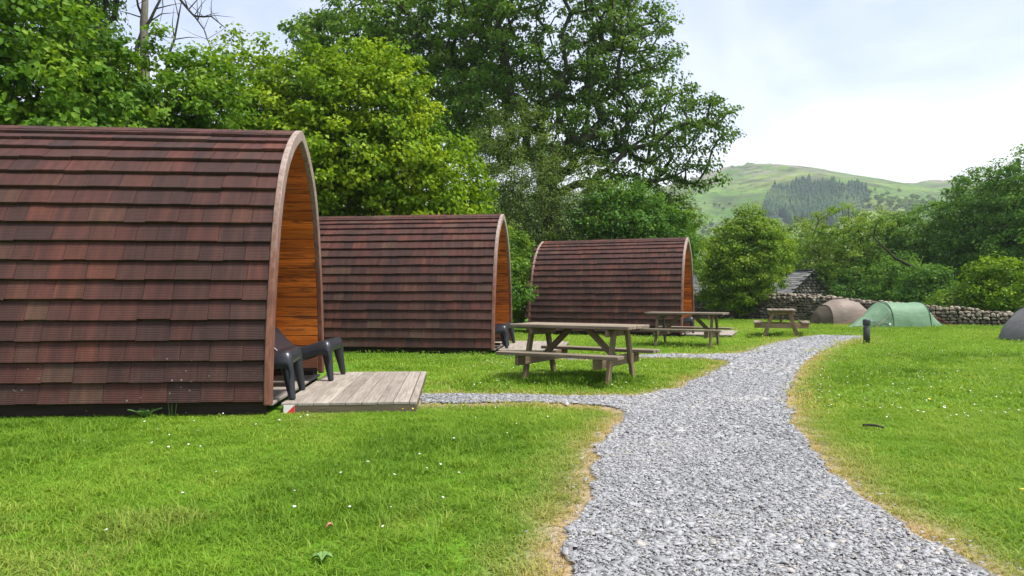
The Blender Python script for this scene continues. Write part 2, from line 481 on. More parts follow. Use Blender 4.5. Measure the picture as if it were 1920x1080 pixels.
def chip_mat():
    t = NT('slate_chip')
    r = t.attr('tint', 'INSTANCER')
    c = t.ramp(r, [(0, (.13, .132, .135)), (.2, (.205, .21, .215)), (.6, (.275, .282, .289)), (.92, (.335, .34, .345)), (1, (.33, .29, .23))])
    n = t.noise(t.pos(), 60, 3, .6)
    c = t.mix(1.0, c, t.ramp(n, [(.3, (.8, .8, .8)), (.7, (1.2, 1.2, 1.2))]), 'MULTIPLY')
    return t.done(t.principled(c, .55, t.bump(n, .15, .003), .35))
M['chip'] = chip_mat()

def hill_mat():
    t = NT('fell_turf')
    p = t.pos()
    n = t.noise(p, .009, 6, .62); n2 = t.noise(p, .06, 6, .7); n3 = t.noise(t.map(p, (1, 1, 1)), .028, 5, .6)
    c = t.ramp(n, [(.32, (.055, .135, .020)), (.48, (.10, .20, .028)), (.62, (.165, .235, .045)), (.75, (.085, .14, .03))])
    c = t.mix(t.ramp(n3, [(.50, (0, 0, 0)), (.60, (1, 1, 1))]), c, (.05, .085, .022))
    n4 = t.noise(p, .12, 4, .7)
    c = t.mix(t.ramp(n4, [(.52, (0, 0, 0)), (.60, (.9, .9, .9))]), c, (.035, .065, .022))
    c = t.mix(1.0, c, t.ramp(n2, [(.3, (.55, .55, .55)), (.7, (1.4, 1.36, 1.3))]), 'MULTIPLY')
    z = t.node("ShaderNodeSeparateXYZ"); t.l.new(p, z.inputs[0])
    hi = t.math('MULTIPLY_ADD', z.outputs[2], .022, -2.2, clamp=True)
    rk = t.ramp(t.noise(p, .035, 7, .75), [(.47, (0, 0, 0)), (.56, (1, 1, 1))])
    c = t.mix(t.math('MULTIPLY', rk, t.math('MULTIPLY_ADD', hi, .8, .12, clamp=True)), c, (.23, .19, .17))
    return t.done(t.principled(c, .95, t.bump(n2, .8, 4.0), .1))
M['hill'] = hill_mat()

# ------------------------------------------------------------------ terrain and path
def H(x, y):
    x = np.asarray(x, float); y = np.asarray(y, float)
    a = -.08 * sstep(11.5, 14.5, y) * (1 - sstep(1.2, 3.2, x))
    b = -.11 * sstep(17, 20.5, y) * (1 - sstep(6.0, 8.5, x))
    return np.minimum(a, b)
def h1(x, y): return float(H(x, y))

PATH = [(-.45, -4), (-.12, 1.2), (.20, 2.94), (.28, 3.47), (.46, 4.46), (.64, 5.39), (.98, 6.5), (1.06, 6.96), (.98, 7.22), (.67, 7.5), (.11, 7.62), (-.45, 7.55), (-1.0, 7.5),
        (-1.06, 8.2), (-.37, 8.21), (.3, 8.13), (.83, 8.06), (1.45, 8.13), (2.01, 8.77), (2.84, 10.35), (3.55, 11.76), (3.66, 12.45), (3.33, 12.83), (2.42, 13.05), (1.0, 12.85),
        (.98, 13.86), (2.44, 13.78), (3.73, 13.66), (4.45, 13.99), (5.46, 15.68), (6.74, 17.84), (7.6, 19.2), (8.6, 20.1), (9.6, 19.6), (8.87, 18.6), (7.38, 16.34), (5.8, 13.74), (4.5, 11.25),
        (3.58, 9.24), (2.85, 7.46), (2.46, 6.26), (2.24, 5.39), (2.04, 4.59), (1.98, 4.0), (1.94, 3.47), (1.95, 2.94), (1.82, 1.2), (1.7, -4)]
PA = np.array(PATH); PB = np.roll(PA, -1, 0)
def path_sd(x, y, ragged=True):
    """signed distance to the path edge, negative inside"""
    x = np.asarray(x, float).ravel(); y = np.asarray(y, float).ravel()
    best = np.full(x.shape, 1e9); ins = np.zeros(x.shape, bool)
    for a, b in zip(PA, PB):
        d = b - a; L2 = d @ d
        t = np.clip(((x - a[0]) * d[0] + (y - a[1]) * d[1]) / L2, 0, 1)
        best = np.minimum(best, np.hypot(x - a[0] - t * d[0], y - a[1] - t * d[1]))
        c = (a[1] > y) != (b[1] > y)
        if abs(d[1]) > 1e-9: ins ^= c & (x < a[0] + d[0] * (y - a[1]) / d[1])
    s = np.where(ins, -best, best)
    if ragged: s = s + (fbm(x * 3.4, y * 3.4, 5, 3) - .5) * .15
    return s

xs = np.unique(np.concatenate([[-4000, -2500, -1500, -800, -400, -200, -100, -60, -40, -28, -20, -16], np.arange(-13, 22.01, .25), [24, 28, 35, 45, 60, 90, 150, 300, 600, 1200, 2500, 4000]]))
ys = np.unique(np.concatenate([[-4000, -2000, -800, -300, -100, -50, -25, -14, -8], np.arange(-5, 36.01, .25), [38, 42, 48, 56, 70, 90, 130, 200, 320, 600, 1200, 2500, 5000]]))
GX, GY = np.meshgrid(xs, ys)
GZ = H(GX, GY) - 1.2 * sstep(40, 75, GY)
nx, ny = len(xs), len(ys)
i0 = (np.arange(ny - 1)[:, None] * nx + np.arange(nx - 1)[None, :]).ravel()
gm = mesh_np("ground", np.stack([GX.ravel(), GY.ravel(), GZ.ravel()], 1), np.stack([i0, i0 + 1, i0 + nx + 1, i0 + nx], 1), True, M['ground'])
psd = path_sd(GX, GY, False)
attr(gm, 'dry', np.exp(-np.clip(psd, 0, 9) / .16) * (np.abs(psd) < 3), 'POINT')
tag(link("ground", gm), kind='structure', label="mown green lawn around the pods")

# gravel bed as a sheet of its own, 8 mm above the soil
st = .06
px = np.arange(-2, 11, st); py = np.arange(-4, 21.5, st)
QX, QY = np.meshgrid(px, py)
cs = path_sd(QX, QY).reshape(QX.shape)
inside = (cs[:-1, :-1] < -.035)
ii = (np.arange(len(py) - 1)[:, None] * len(px) + np.arange(len(px) - 1)[None, :])[inside]
F = np.stack([ii, ii + 1, ii + len(px) + 1, ii + len(px)], 1)
used, inv = np.unique(F, return_inverse=True)
V = np.stack([QX.ravel(), QY.ravel(), H(QX, QY).ravel() + .008 + .010 * fbm(QX.ravel() * 4, QY.ravel() * 4, 3)], 1)[used]
tag(link("gravel_path", mesh_np("gravel_path", V, inv.reshape(F.shape), True, M['path'])), kind='structure', label="grey slate gravel footpath winding between the pods")

# ------------------------------------------------------------------ hills
RX = [-2600, -900, -400, -100, 60, 160, 207, 250, 287, 320, 360, 400, 440, 480, 507, 547, 593, 640, 760, 1000, 1800, 3200]
RZ = [60, 100, 125, 132, 130, 136, 143, 158, 166, 160, 153, 147, 138.5, 141.5, 143.5, 137.5, 136, 140, 150, 170, 150, 120]
def fell(X, Y):
    t = np.clip((Y - 250) / 650, 0, 1)
    s = t * t * (3 - 2 * t)
    back = 1 - .75 * sstep(960, 1900, Y)
    n = (fbm(X / 70., Y / 90., 3, 5) - .5)
    rock = np.maximum(fbm(X / 11., Y / 30., 9, 5) - .42, 0) * 17 * sstep(.8, 1.0, t)
    return np.interp(X, RX, RZ) * s * back * .965 + n * 16 * s * (1 - .6 * sstep(.75, 1, t)) + rock - 3
hx = np.unique(np.concatenate([np.linspace(-2600, -100, 26), np.linspace(-100, 800, 181), np.linspace(800, 3200, 26)]))
hy = np.concatenate([np.linspace(230, 980, 110), np.linspace(1020, 2300, 16)])
FX, FY = np.meshgrid(hx, hy)
FZ = fell(FX, FY)
j = (np.arange(len(hy) - 1)[:, None] * len(hx) + np.arange(len(hx) - 1)[None, :]).ravel()
tag(link("hill", mesh_np("hill", np.stack([FX.ravel(), FY.ravel(), FZ.ravel()], 1), np.stack([j, j + 1, j + len(hx) + 1, j + len(hx)], 1), True, M['hill'])), kind='structure', label="pale green rocky fell beyond the valley")

def bank(X, Y):
    """the nearer wooded slope on the right of the valley"""
    return 95 * sstep(115, 420, X - .30 * (Y - 250)) * sstep(60, 240, Y) * (1 - .6 * sstep(420, 760, Y)) + 10 * (fbm(X / 40., Y / 40., 4) - .5) - 6
bx = np.linspace(60, 900, 60); by = np.linspace(60, 800, 50)
BX, BY = np.meshgrid(bx, by); BZ = bank(BX, BY)
j = (np.arange(49)[:, None] * 60 + np.arange(59)[None, :]).ravel()
tag(link("hillside", mesh_np("hillside", np.stack([BX.ravel(), BY.ravel(), BZ.ravel()], 1), np.stack([j, j + 1, j + 61, j + 60], 1), True, M['hill'])), kind='structure', label="steep wooded hillside on the right")

# ------------------------------------------------------------------ pods
PROF = [(1.42, .13), (1.40, .45), (1.335, .92), (1.24, 1.36), (1.085, 1.90), (.93, 2.245), (.74, 2.525), (.47, 2.765), (.25, 2.895), (.1, 2.965), (0, 2.985)]
def densify(P, step=.02, mirror=True):
    """Catmull-Rom through the points"""
    P = [Vector(p) for p in P]; out = []
    ext = [P[0] * 2 - P[1]] + P + [Vector((-P[-2].x, P[-2].y)) if mirror else P[-1] * 2 - P[-2]]
    for i in range(1, len(ext) - 2):
        p0, p1, p2, p3 = ext[i - 1:i + 3]
        n = max(2, int((p2 - p1).length / step))
        for k in range(n):
            t = k / n
            out.append(.5 * ((2 * p1) + (p2 - p0) * t + (2 * p0 - 5 * p1 + 4 * p2 - p3) * t * t + (3 * p1 - p0 - 3 * p2 + p3) * t ** 3))
    out.append(P[-1]); return np.array([tuple(p) for p in out])
PR = densify(PROF)
SEG = np.hypot(*np.diff(PR, axis=0).T); ARC = np.concatenate([[0], np.cumsum(SEG)]); ALEN = ARC[-1]
def prof(a, off=0.0):
    """point at arc length a on the half arch (s from the middle, z), its upward tangent and outward normal"""
    s = np.interp(a, ARC, PR[:, 0]); z = np.interp(a, ARC, PR[:, 1])
    e = .03
    s0, z0 = np.interp(max(a - e, 0), ARC, PR[:, 0]), np.interp(max(a - e, 0), ARC, PR[:, 1])
    s2, z2 = np.interp(min(a + e, ALEN), ARC, PR[:, 0]), np.interp(min(a + e, ALEN), ARC, PR[:, 1])
    T = np.array([s2 - s0, z2 - z0]); T = T / np.linalg.norm(T)
    N = np.array([T[1], -T[0]])
    return np.array([s, z]) + N * off, T, N
def half_width(z, off):
    """half width of the arch, moved in by off, at height z"""
    pts = np.array([prof(a, off)[0] for a in np.linspace(0, ALEN, 60)])
    return float(np.interp(z, pts[:, 1], pts[:, 0]))
def roof_height(s, off):
    pts = np.array([prof(a, off)[0] for a in np.linspace(0, ALEN, 80)])[::-1]
    return float(np.interp(abs(s), np.maximum.accumulate(pts[:, 0]), pts[:, 1]))

ROW = .1935
NROW = int(ALEN / ROW)
TW = [.20, .235, .27, .305, .34]
def tile_mesh(w):
    cs = [(-.004, 0), (0, .027), (.006, .033), (.235, .007), (.235, 0)]
    vs = [(x, y, z) for x in (.002, w - .002) for (y, z) in cs]
    n = len(cs)
    fs = [(k, k + n, (k + 1) % n + n, (k + 1) % n) for k in range(n)] + [tuple(range(n)), tuple(range(2 * n - 1, n - 1, -1))]
    me = bpy.data.meshes.new("roof_tile"); me.from_pydata(vs, [], fs)
    uv = me.uv_layers.new(name="UVMap")
    for l in me.loops: uv.data[l.index].uv = me.vertices[l.vertex_index].co[:2]
    bm = bmesh.new(); bm.from_mesh(me); bmesh.ops.recalc_face_normals(bm, faces=bm.faces); bm.to_mesh(me); bm.free()
    me.materials.append(M['tile']); return me
TILES = [tile_mesh(w) for w in TW]

def arch_sweep(t0, t1, o0, o1, a0=0.0, n=34, foot=None):
    """closed band of the arch from t0 to t1 along the axis, between normal offsets o0 (inner) and o1 (outer)"""
    As = np.linspace(a0, ALEN, n)
    line = []
    for sgn in (-1, 1):
        seq = As if sgn == -1 else As[::-1][1:]
        for a in seq:
            (si, zi), _, _ = prof(a, o0); (so, zo), _, _ = prof(a, o1)
            if a == ALEN: si = so = 0.0
            if foot is not None and a == As[0]: zi = zo = foot
            line.append(((sgn * si, zi), (sgn * so, zo)))
    vs = []
    for (yi, zi), (yo, zo) in line:
        vs += [(t0, yi, zi), (t1, yi, zi), (t1, yo, zo), (t0, yo, zo)]
    fs = []
    m = len(line)
    for i in range(m - 1):
        b, c = 4 * i, 4 * i + 4
        fs += [(b + k, b + (k + 1) % 4, c + (k + 1) % 4, c + k) for k in range(4)]
    fs += [(3, 2, 1, 0), tuple(4 * m - 4 + k for k in range(4))]
    return vs, fs

def make_pod(loc, theta, label, t_lo):
    L = 4.75
    root = empty("camping_pod", loc, theta)
    tag(root, label, "camping pod", "camping pods along the hedge")
    # structure shell behind the tiles
    b = MB(); b.add(*arch_sweep(-L + .04, -.05, -.055, -.004, foot=.13))
    me = b.mesh("shell", M['dark'], True); link("shell", me, root)
    # timber rims at both ends
    for t0, t1 in ((-.052, .012), (-L - .02, -L + .05)):
        b = MB(); b.add(*arch_sweep(t0, t1, -.080, .046, foot=.10))
        o = link("arch_rim", b.mesh("arch_rim", M['rim']), root)
        md = o.modifiers.new("b", 'BEVEL'); md.width = .012; md.segments = 2; md.limit_method = 'ANGLE'; md.angle_limit = R(50)
    # tiles
    rest = MB(); uvs = []; n_ind = 0
    rr = random.Random(int(abs(loc[0]) * 1000) + 5)
    for side in (-1, 1):
        for r in range(NROW):
            a = r * ROW
            t = -.052
            while t > -L + .05:
                k = rr.randrange(len(TW)); w = TW[k]
                if t - w < -L + .05: k = 0; w = TW[0]
                t -= w
                aa = min(max(a + rr.choice((-.006, 0, 0, 0, .004)) + rr.uniform(-.0015, .0015), 0), ALEN - .02)
                lift = rr.choice((.016, .016, .017, .0195)) + rr.uniform(-.001, .001)
                P, T, N = prof(aa, 0)
                P2 = prof(min(aa + .235, ALEN), 0)[0]
                if aa + .235 > ALEN: P2 = P + T * .235
                p = Vector((0, -P[0], P[1])) + Vector((0, -N[0], N[1])) * lift
                q = Vector((0, -P2[0], P2[1])) + Vector((0, -N[0], N[1])) * .002
                v = (q - p).normalized(); u = Vector((1, 0, 0)); n = u.cross(v)
                m = Matrix((u, v, n)).transposed().to_4x4(); m.translation = p + Vector((t, 0, 0))
                if side == 1:
                    m = Matrix.Diagonal((1, -1, 1, 1)) @ m @ Matrix.Diagonal((-1, 1, 1, 1)) @ Matrix.Translation((-w, 0, 0))
                if side == -1 and t + w > t_lo and n_ind < 299 and r < NROW:
                    link("roof_tile", TILES[k], root, None, m); n_ind += 1
                else:
                    rest.add([m @ vv.co for vv in TILES[k].vertices], [tuple(pp.vertices) for pp in TILES[k].polygons])
                    uvs.append(k)
    me = rest.mesh("roof_tiling", M['tile'])
    uv = me.uv_layers.new(name="UVMap")
    data = np.concatenate([np.array([TILES[k].vertices[l.vertex_index].co[:2] for l in TILES[k].loops]).ravel() for k in uvs])
    uv.data.foreach_set("uv", data.astype(np.float32))
    o = link("roof_tiling", me, root); o["kind"] = "stuff"
    # ridge pieces
    b = MB(); w = .17
    zt = PR[-1, 1]
    for s in (-1, 1):
        b.add([(0, 0, .034), (.40, 0, .034), (.40, s * w, -.034), (0, s * w, -.034), (0, 0, .018), (.40, 0, .018), (.40, s * w, -.055), (0, s * w, -.055)],
              [(0, 1, 2, 3) if s > 0 else (3, 2, 1, 0), (4, 7, 6, 5) if s > 0 else (5, 6, 7, 4), (3, 2, 6, 7), (0, 3, 7, 4), (1, 5, 6, 2)])
    rm = b.mesh("ridge_tile", M['tile'])
    uv = rm.uv_layers.new(name="UVMap")
    for l in rm.loops: uv.data[l.index].uv = rm.vertices[l.vertex_index].co[:2]
    for i in range(11):
        m = Matrix.Translation((-.455 - i * .425, 0, zt + .012 + rr.uniform(0, .006))) @ Matrix.Rotation(R(rr.uniform(-.6, .6)), 4, 'Y')
        o = link("ridge_tile", rm, root, None, m); o.scale.x = 1.06
    # porch lining, boards running along the pod
    nb = 24; a0 = .22; bw = (ALEN - a0 - .05) / nb
    for side in (-1, 1):
        for i in range(nb):
            a = a0 + (i + .5) * bw
            P, T, N = prof(a, -.069)
            y = Vector((0, side * T[0], T[1])); x = Vector((1, 0, 0)); z = x.cross(y)
            m = Matrix((x, y, z)).transposed().to_4x4(); m.translation = Vector((-.56, side * P[0], P[1]))
            link("lining_board", box_mesh(1.02, bw - .008, .022, M['orange'], .006), root, None, m)
    # skirting below the lining, floor, end wall of upright boards, door
    for side in (-1, 1):
        bar("skirting_board", root, (-1.06, side * (half_width(.30, -.07)), .27), (-.05, side * (half_width(.30, -.07)), .27), .03, .26, M['frame'])
    for i in range(7):
        x = -.98 + i * .15
        bar("floor_board", root, (x, -1.28, .085), (x, 1.28, .085), .143, .028, M['deck'])
    for i in range(21):
        s0 = -1.26 + i * .12; s1 = s0 + .116
        zt0, zt1 = roof_height(s0, -.085), roof_height(s1, -.085)
        vs = [(-1.08, s0, .10), (-1.08, s1, .10), (-1.08, s1, zt1), (-1.08, s0, zt0), (-1.05, s0, .10), (-1.05, s1, .10), (-1.05, s1, zt1), (-1.05, s0, zt0)]
        if zt0 < .3 or zt1 < .3: continue
        link("wall_board", MB().add(vs, [(0, 3, 2, 1), (4, 5, 6, 7), (0, 1, 5, 4), (1, 2, 6, 5), (2, 3, 7, 6), (3, 0, 4, 7)]).mesh("wall_board", M['orange']), root)
    d = bar("door", root, (-1.03, 0, .11), (-1.03, 0, 2.0), .80, .036, M['frame'], (1, 0, 0))
    g = link("pane", box_mesh(.6, .42, .02, M['glass']), d, None, Matrix.Translation((.45, 0, .018)))
    hd = link("handle", box_mesh(.14, .022, .04, M['steel']), d, None, Matrix.Translation((.02, .33, .036)))
    # rear wall and black skids under the floor
    vs = []
    n = 40
    As = np.linspace(0, ALEN, n)
    line = [(-prof(a, -.06)[0][0], prof(a, -.06)[0][1]) for a in As[:-1]] + [(prof(a, -.06)[0][0], prof(a, -.06)[0][1]) for a in As[::-1]]
    m = len(line)
    vs = [(-L + .02, y, z) for y, z in line] + [(-L + .06, y, z) for y, z in line]
    fs = [tuple(range(m)), tuple(range(2 * m - 1, m - 1, -1))] + [(k, k + m, (k + 1) % m + m, (k + 1) % m) for k in range(m)]
    link("rear_wall", MB().add(vs, fs).mesh("rear_wall", M['orange']), root)
    for y in (-1.20, 0, 1.20):
        bar("skid", root, (-L + .1, y, .065), (-.08, y, .065), .12, .16, M['dark'])
    for y, n_ in ((-1.335, 'skirt'), (1.335, 'skirt')):
        bar(n_, root, (-L + .05, y, .08), (-.06, y, .08), .03, .2, M['dark'])
    # deck in front: a thing of its own
    dk = empty("timber_deck", loc, theta)
    for i in range(8):
        x = .155 + i * .153
        bar("deck_board", dk, (x, -1.33, .087 + rr.uniform(-.0015, .0015)), (x, 1.46, .087 + rr.uniform(-.0015, .0015)), .147, .028, M['deck'])
    bar("deck_board", dk, (1.344, -1.33, .086), (1.344, 1.46, .086), .07, .03, M['deck'])
    bar("rim_joist", dk, (.09, -1.312, .0), (1.375, -1.312, .0), .032, .142, M['deck_rim'])
    bar("rim_joist", dk, (.09, 1.442, .0), (1.375, 1.442, .0), .032, .142, M['deck_rim'])
    bar("rim_joist", dk, (1.362, -1.29, .0), (1.362, 1.42, .0), .03, .142, M['deck_rim'])
    bar("rim_joist", dk, (.105, -1.29, .0), (.105, 1.42, .0), .03, .142, M['deck_rim'])
    return root, dk

pods = [((-2.42, 8.265, 0), R(4.84), "largest brown tiled camping pod, cut off by the left edge of the picture", -2.75),
        ((-.19, 16.1, -.08), R(-7.5), "middle camping pod of brown tiles, partly hidden by the largest pod's orange porch", -3.75),
        ((5.47, 22.32, -.11), R(-21), "smallest camping pod, both ends of its brown tiled roof in view behind the picnic tables", -9)]
decks = []
for loc, th, lb, tl in pods: decks.append(make_pod(loc, th, lb, tl)[1])
for dk, lb in zip(decks, ("grey board deck with a red and white square on its corner, before the largest pod",
                          "low grey deck in front of the middle pod, behind the nearest picnic table",
                          "small pale deck in front of the farthest pod, behind the second picnic table")):
    tag(dk, lb, "deck", "timber decks in front of the pods")
# red and white reflective square on the corner of the nearest deck
sq = .105
pl = link("reflector_plate", MB().box((0, 0, 0), (sq / 2, .002, sq / 2)).mesh("reflector_plate", M['white']), decks[0], None, Matrix.Translation((.158, -1.331, .030)))
link("red_triangle", MB().add([(-sq / 2, -.0035, -sq / 2), (sq / 2, -.0035, -sq / 2), (sq / 2, -.0035, sq / 2)], [(0, 1, 2)]).mesh("red_triangle", M['red']), pl)

# ------------------------------------------------------------------ plastic lounge chairs
def make_chair():
    root = empty("lounge_chair")
    pr = [(.455, .335), (.462, .375), (.450, .410), (.415, .428), (.34, .415), (.22, .375), (.08, .335), (-.06, .315), (-.17, .335), (-.25, .40), (-.315, .47), (-.37, .54), (-.405, .60), (-.42, .62)]
    P = densify([(x, z) for x, z in pr], .03, False)
    nu, nv = len(P), 15
    vs = []
    for i, (x, z) in enumerate(P):
        f = i / (nu - 1)
        hw = .36 - .05 * max(0, f - .62) / .38
        for k in range(nv):
            w = -1 + 2 * k / (nv - 1)
            e = abs(w) ** 3
            rx, rz = 0, 0
            if f < .12:                                   # front apron arches up between the legs
                rz = -.075 * abs(w) ** 4 * (1 - f / .12); 
            rz += (.035 * e if f < .6 else 0)
            rx += (.06 * e if f > .55 else 0)
            rz += -.035 * max(0, (abs(w) - .88) / .12) * (1 if f < .6 else 0)
            if f > .9: rz -= .06 * abs(w) ** 4 * (f - .9) / .1
            vs.append((x + rx, w * hw, z + rz))
        sk = (.10 + .05 * abs(f - .30) / .3) * (1 if f < .55 else max(0, 1 - (f - .55) / .12)) + .012
        row = vs[-nv:]
        lo = [(row[0][0], row[0][1] - .012, row[0][2] - sk), (row[0][0], row[0][1] - .010, row[0][2] - sk * .5)]
        hi = [(q[0], -q[1], q[2]) for q in lo[::-1]]
        vs[-nv:] = lo + row + hi
    nv += 4
    fs = [(i * nv + k, i * nv + k + 1, (i + 1) * nv + k + 1, (i + 1) * nv + k) for i in range(nu - 1) for k in range(nv - 1)]
    me = MB().add(vs, fs).mesh("shell", M['plastic'], True)
    o = link("seat_shell", me, root)
    md = o.modifiers.new("s", 'SOLIDIFY'); md.thickness = .022; md.offset = 0
    for sx, sy in ((1, -1), (1, 1), (-1, -1), (-1, 1)):
        if sx > 0: pts = [(.395, sy * .285, .425), (.412, sy * .295, .36), (.434, sy * .312, .24), (.456, sy * .33, .12), (.478, sy * .348, 0)]; rad = [.045, .064, .057, .046, .036]
        else: pts = [(-.14, sy * .26, .335), (-.18, sy * .275, .28), (-.25, sy * .295, .19), (-.32, sy * .32, .1), (-.38, sy * .335, 0)]; rad = [.04, .062, .054, .043, .034]
        b = MB(); b.tube(pts, rad, 6)
        lg = link("leg", b.mesh("leg", M['plastic']), root)
        md = lg.modifiers.new('b', 'BEVEL'); md.width = .016; md.segments = 2; md.limit_method = 'ANGLE'; md.angle_limit = R(35)
    return root
chair = make_chair()
chairs = [(0, (-.385, -.79), 4, "black plastic lounge chair closest to the camera, half hidden by the largest pod's rim"),
          (0, (-.22, .84), -3, "black plastic lounge chair on the nearest deck, its whole seat showing beside the orange boards"),
          (1, (-.32, -.74), 6, "black plastic lounge chair on the near side of the middle pod's porch"),
          (1, (-.40, .30), -10, "black plastic lounge chair on the far side of the middle pod's porch"),
          (2, (-.30, -.55), 8, "black plastic lounge chair in the porch of the farthest pod, behind the second picnic table")]
for i, (pi, (lx, ly), dr, lb) in enumerate(chairs):
    c = chair if i == 0 else copy_tree(chair)
    loc, th, *_ = pods[pi]
    c.location = (loc[0] + lx * math.cos(th) - ly * math.sin(th), loc[1] + lx * math.sin(th) + ly * math.cos(th), loc[2] + .101)
    c.rotation_euler = (0, 0, th + R(dr)); c.scale = (1.06, 1.06, 1.07)
    tag(c, lb, "chair", "black lounge chairs on the porches")

# ------------------------------------------------------------------ picnic tables
def make_table():
    root = empty("picnic_table")
    hl = .86
    for i in range(5):
        y = -.30 + i * .15
        bar("top_plank", root, (-hl + random.uniform(-.012, .012), y, .728), (hl + random.uniform(-.012, .012), y, .728), .143, .044, M['table'], bev=.006)
    for s in (-1, 1):
        bar("bench_plank", root, (-hl - .01, s * .575, .378), (hl, s * .575, .378), .105, .044, M['table'], bev=.006)
        bar("bench_plank", root, (-hl, s * .687, .378), (hl + .012, s * .687, .378), .105, .044, M['table'], bev=.006)
    for e in (-1, 1):
        x = e * .60
        for s in (-1, 1):
            bar("leg", root, (x, s * .44, -.03), (x, s * .21, .705), .09, .048, M['table_leg'], (1, 0, 0), bev=.006)
        bar("bench_bearer", root, (x - e * .049, -.72, .29), (x - e * .049, .72, .29), .048, .128, M['table_leg'], bev=.006)
        bar("top_bearer", root, (x - e * .049, -.35, .655), (x - e * .049, .35, .655), .045, .09, M['table_leg'], bev=.006)
        bar("brace", root, (e * .13, 0, .695), (x - e * .085, 0, .33), .08, .045, M['table_leg'], (0, 1, 0), bev=.006)
    return root
tb = make_table()
for i, (x, y, a, lb) in enumerate([(.90, 9.68, -31, "nearest wooden picnic table, weathered grey, on the grass left of the path fork"),
                                   (3.91, 16.1, -27, "wooden picnic table standing in front of the farthest pod and its orange porch"),
                                   (7.75, 20.75, 71, "wooden picnic table seen end on, in front of the stone wall beside the taupe tent")]):
    t = tb if i == 0 else copy_tree(tb)
    t.location = (x, y, h1(x, y)); t.rotation_euler = (0, 0, R(a))
    tag(t, lb, "picnic table", "wooden picnic tables on the lawn")
    if i == 2:
        for ch in t.children:
            if ch.name.split('.')[0] in ("leg", "bench_bearer", "brace", "top_bearer"):
                me = ch.data.copy(); me.materials[0] = M['table_tan']; ch.data = me

# ------------------------------------------------------------------ bollard light
bl = empty("bollard_light", (8.22, 16.69, 0))
tag(bl, "short charcoal bollard light at the edge of the gravel path near the green tent", "bollard light")
def lathe(prof_, n=24):
    vs = [(r * math.cos(2 * math.pi * k / n), r * math.sin(2 * math.pi * k / n), z) for r, z in prof_ for k in range(n)]
    fs = [(i * n + k, i * n + (k + 1) % n, (i + 1) * n + (k + 1) % n, (i + 1) * n + k) for i in range(len(prof_) - 1) for k in range(n)]
    return vs, fs
def lathe_obj(name, parent, pr, mat, loc=(0, 0, 0)):
    return link(name, MB().add(*lathe(pr)).mesh(name, mat, True), parent, None, Matrix.Translation(loc))
lathe_obj("post", bl, [(.0, -.05), (.074, -.05), (.074, .385), (.066, .392), (.0, .392)], M['bollard'])
lathe_obj("lamp_lens", bl, [(.0, .392), (.060, .392), (.060, .43), (.0, .43)], M['lens'])
lathe_obj("lamp_hood", bl, [(.0, .425), (.078, .425), (.082, .432), (.082, .545), (.076, .565), (.055, .578), (.0, .582)], M['bollard'])
lathe_obj("base_flange", bl, [(.0, -.01), (.1, -.01), (.1, .012), (.076, .018), (.0, .018)], M['bollard'])

# ------------------------------------------------------------------ tents
def loft(sections, nv=28, nu=44, wr=.012, seed=1, sag=.05, arch_ts=()):
    """sections: (t, half width, height, centre y, power); returns vertex grid"""
    S = np.array(sections, float)
    ts = np.linspace(S[0, 0], S[-1, 0], nu)
    def cub(col):
        return np.interp(ts, S[:, 0], S[:, col])
    hw, hh, cy, pw = cub(1), cub(2), cub(3), cub(4)
    vs = []
    for i, t in enumerate(ts):
        near = min([abs(t - a) for a in arch_ts] or [0])
        s_ = 0
        if arch_ts and min(arch_ts) < t < max(arch_ts):
            u = (t - min(arch_ts)) / (max(arch_ts) - min(arch_ts)); s_ = sag * 4 * u * (1 - u)
        for k in range(nv):
            th = math.pi * k / (nv - 1)
            c, s = math.cos(th), max(math.sin(th), 0.0)
            y = -math.copysign(abs(c) ** pw[i], c) * hw[i] + cy[i]
            z = (s ** pw[i]) * hh[i] * (1 - s_ * s)
            n = (vnoise(t * 5 + 9, th * 3.0, seed) - .5) * 2 * wr + (vnoise(t * 14 + th * 5, th * 2.2 - t * 3, seed + 5) - .5) * wr
            vs.append((t, y + n * c * -1, max(z + n * s, .0)))
    fs = [(i * nv + k, (i + 1) * nv + k, (i + 1) * nv + k + 1, i * nv + k + 1) for i in range(nu - 1) for k in range(nv - 1)]
    return vs, fs, ts
def arch_pts(t, hw, hh, pw=.8, off=.008, lean=0.0, n=26, cy=0.0):
    return [(t + lean * math.sin(math.pi * k / n), -math.copysign(abs(math.cos(math.pi * k / n)) ** pw, math.cos(math.pi * k / n)) * (hw + off) + cy, (max(math.sin(math.pi * k / n), 0.0) ** pw) * (hh + off)) for k in range(n + 1)]

# green tunnel tent
gt = empty("green_tent", (12.86, 25.15, 0), R(12))
tag(gt, "green tunnel tent with two hoops, pitched beside the charcoal bollard", "tent", "tents on the grass by the wall")
vs_, fs_, _ = loft([(-1.28, .10, .02, -.05, 1), (-.62, .40, .45, 0, 1.25), (0, .66, .90, 0, .80), (.75, .66, .89, 0, .80), (1.5, .64, .875, 0, .80), (1.92, .50, .46, 0, 1.1), (2.36, .32, .02, 0, 1)], arch_ts=(0, 1.5), wr=.022)
link("flysheet", MB().add(vs_, fs_).mesh("flysheet", M['tent_green'], True), gt)
for t_ in (0, 1.5):
    link("pole_sleeve", MB().tube(arch_pts(t_, .66 if t_ == 0 else .64, .90 if t_ == 0 else .875), .014, 6).mesh("pole_sleeve", M['tent_trim'], True), gt)
for k, (a_, b_) in enumerate([((-.02, -.55, .48), (-1.0, -.95, .0)), ((1.52, -.52, .5), (2.3, -.95, 0)), ((-.4, 0, .55), (-1.75, .0, 0)), ((1.8, 0, .55), (2.9, .1, 0))]):
    link("guy_line", MB().tube([a_, b_], .004, 4).mesh("guy_line", M['cord']), gt)
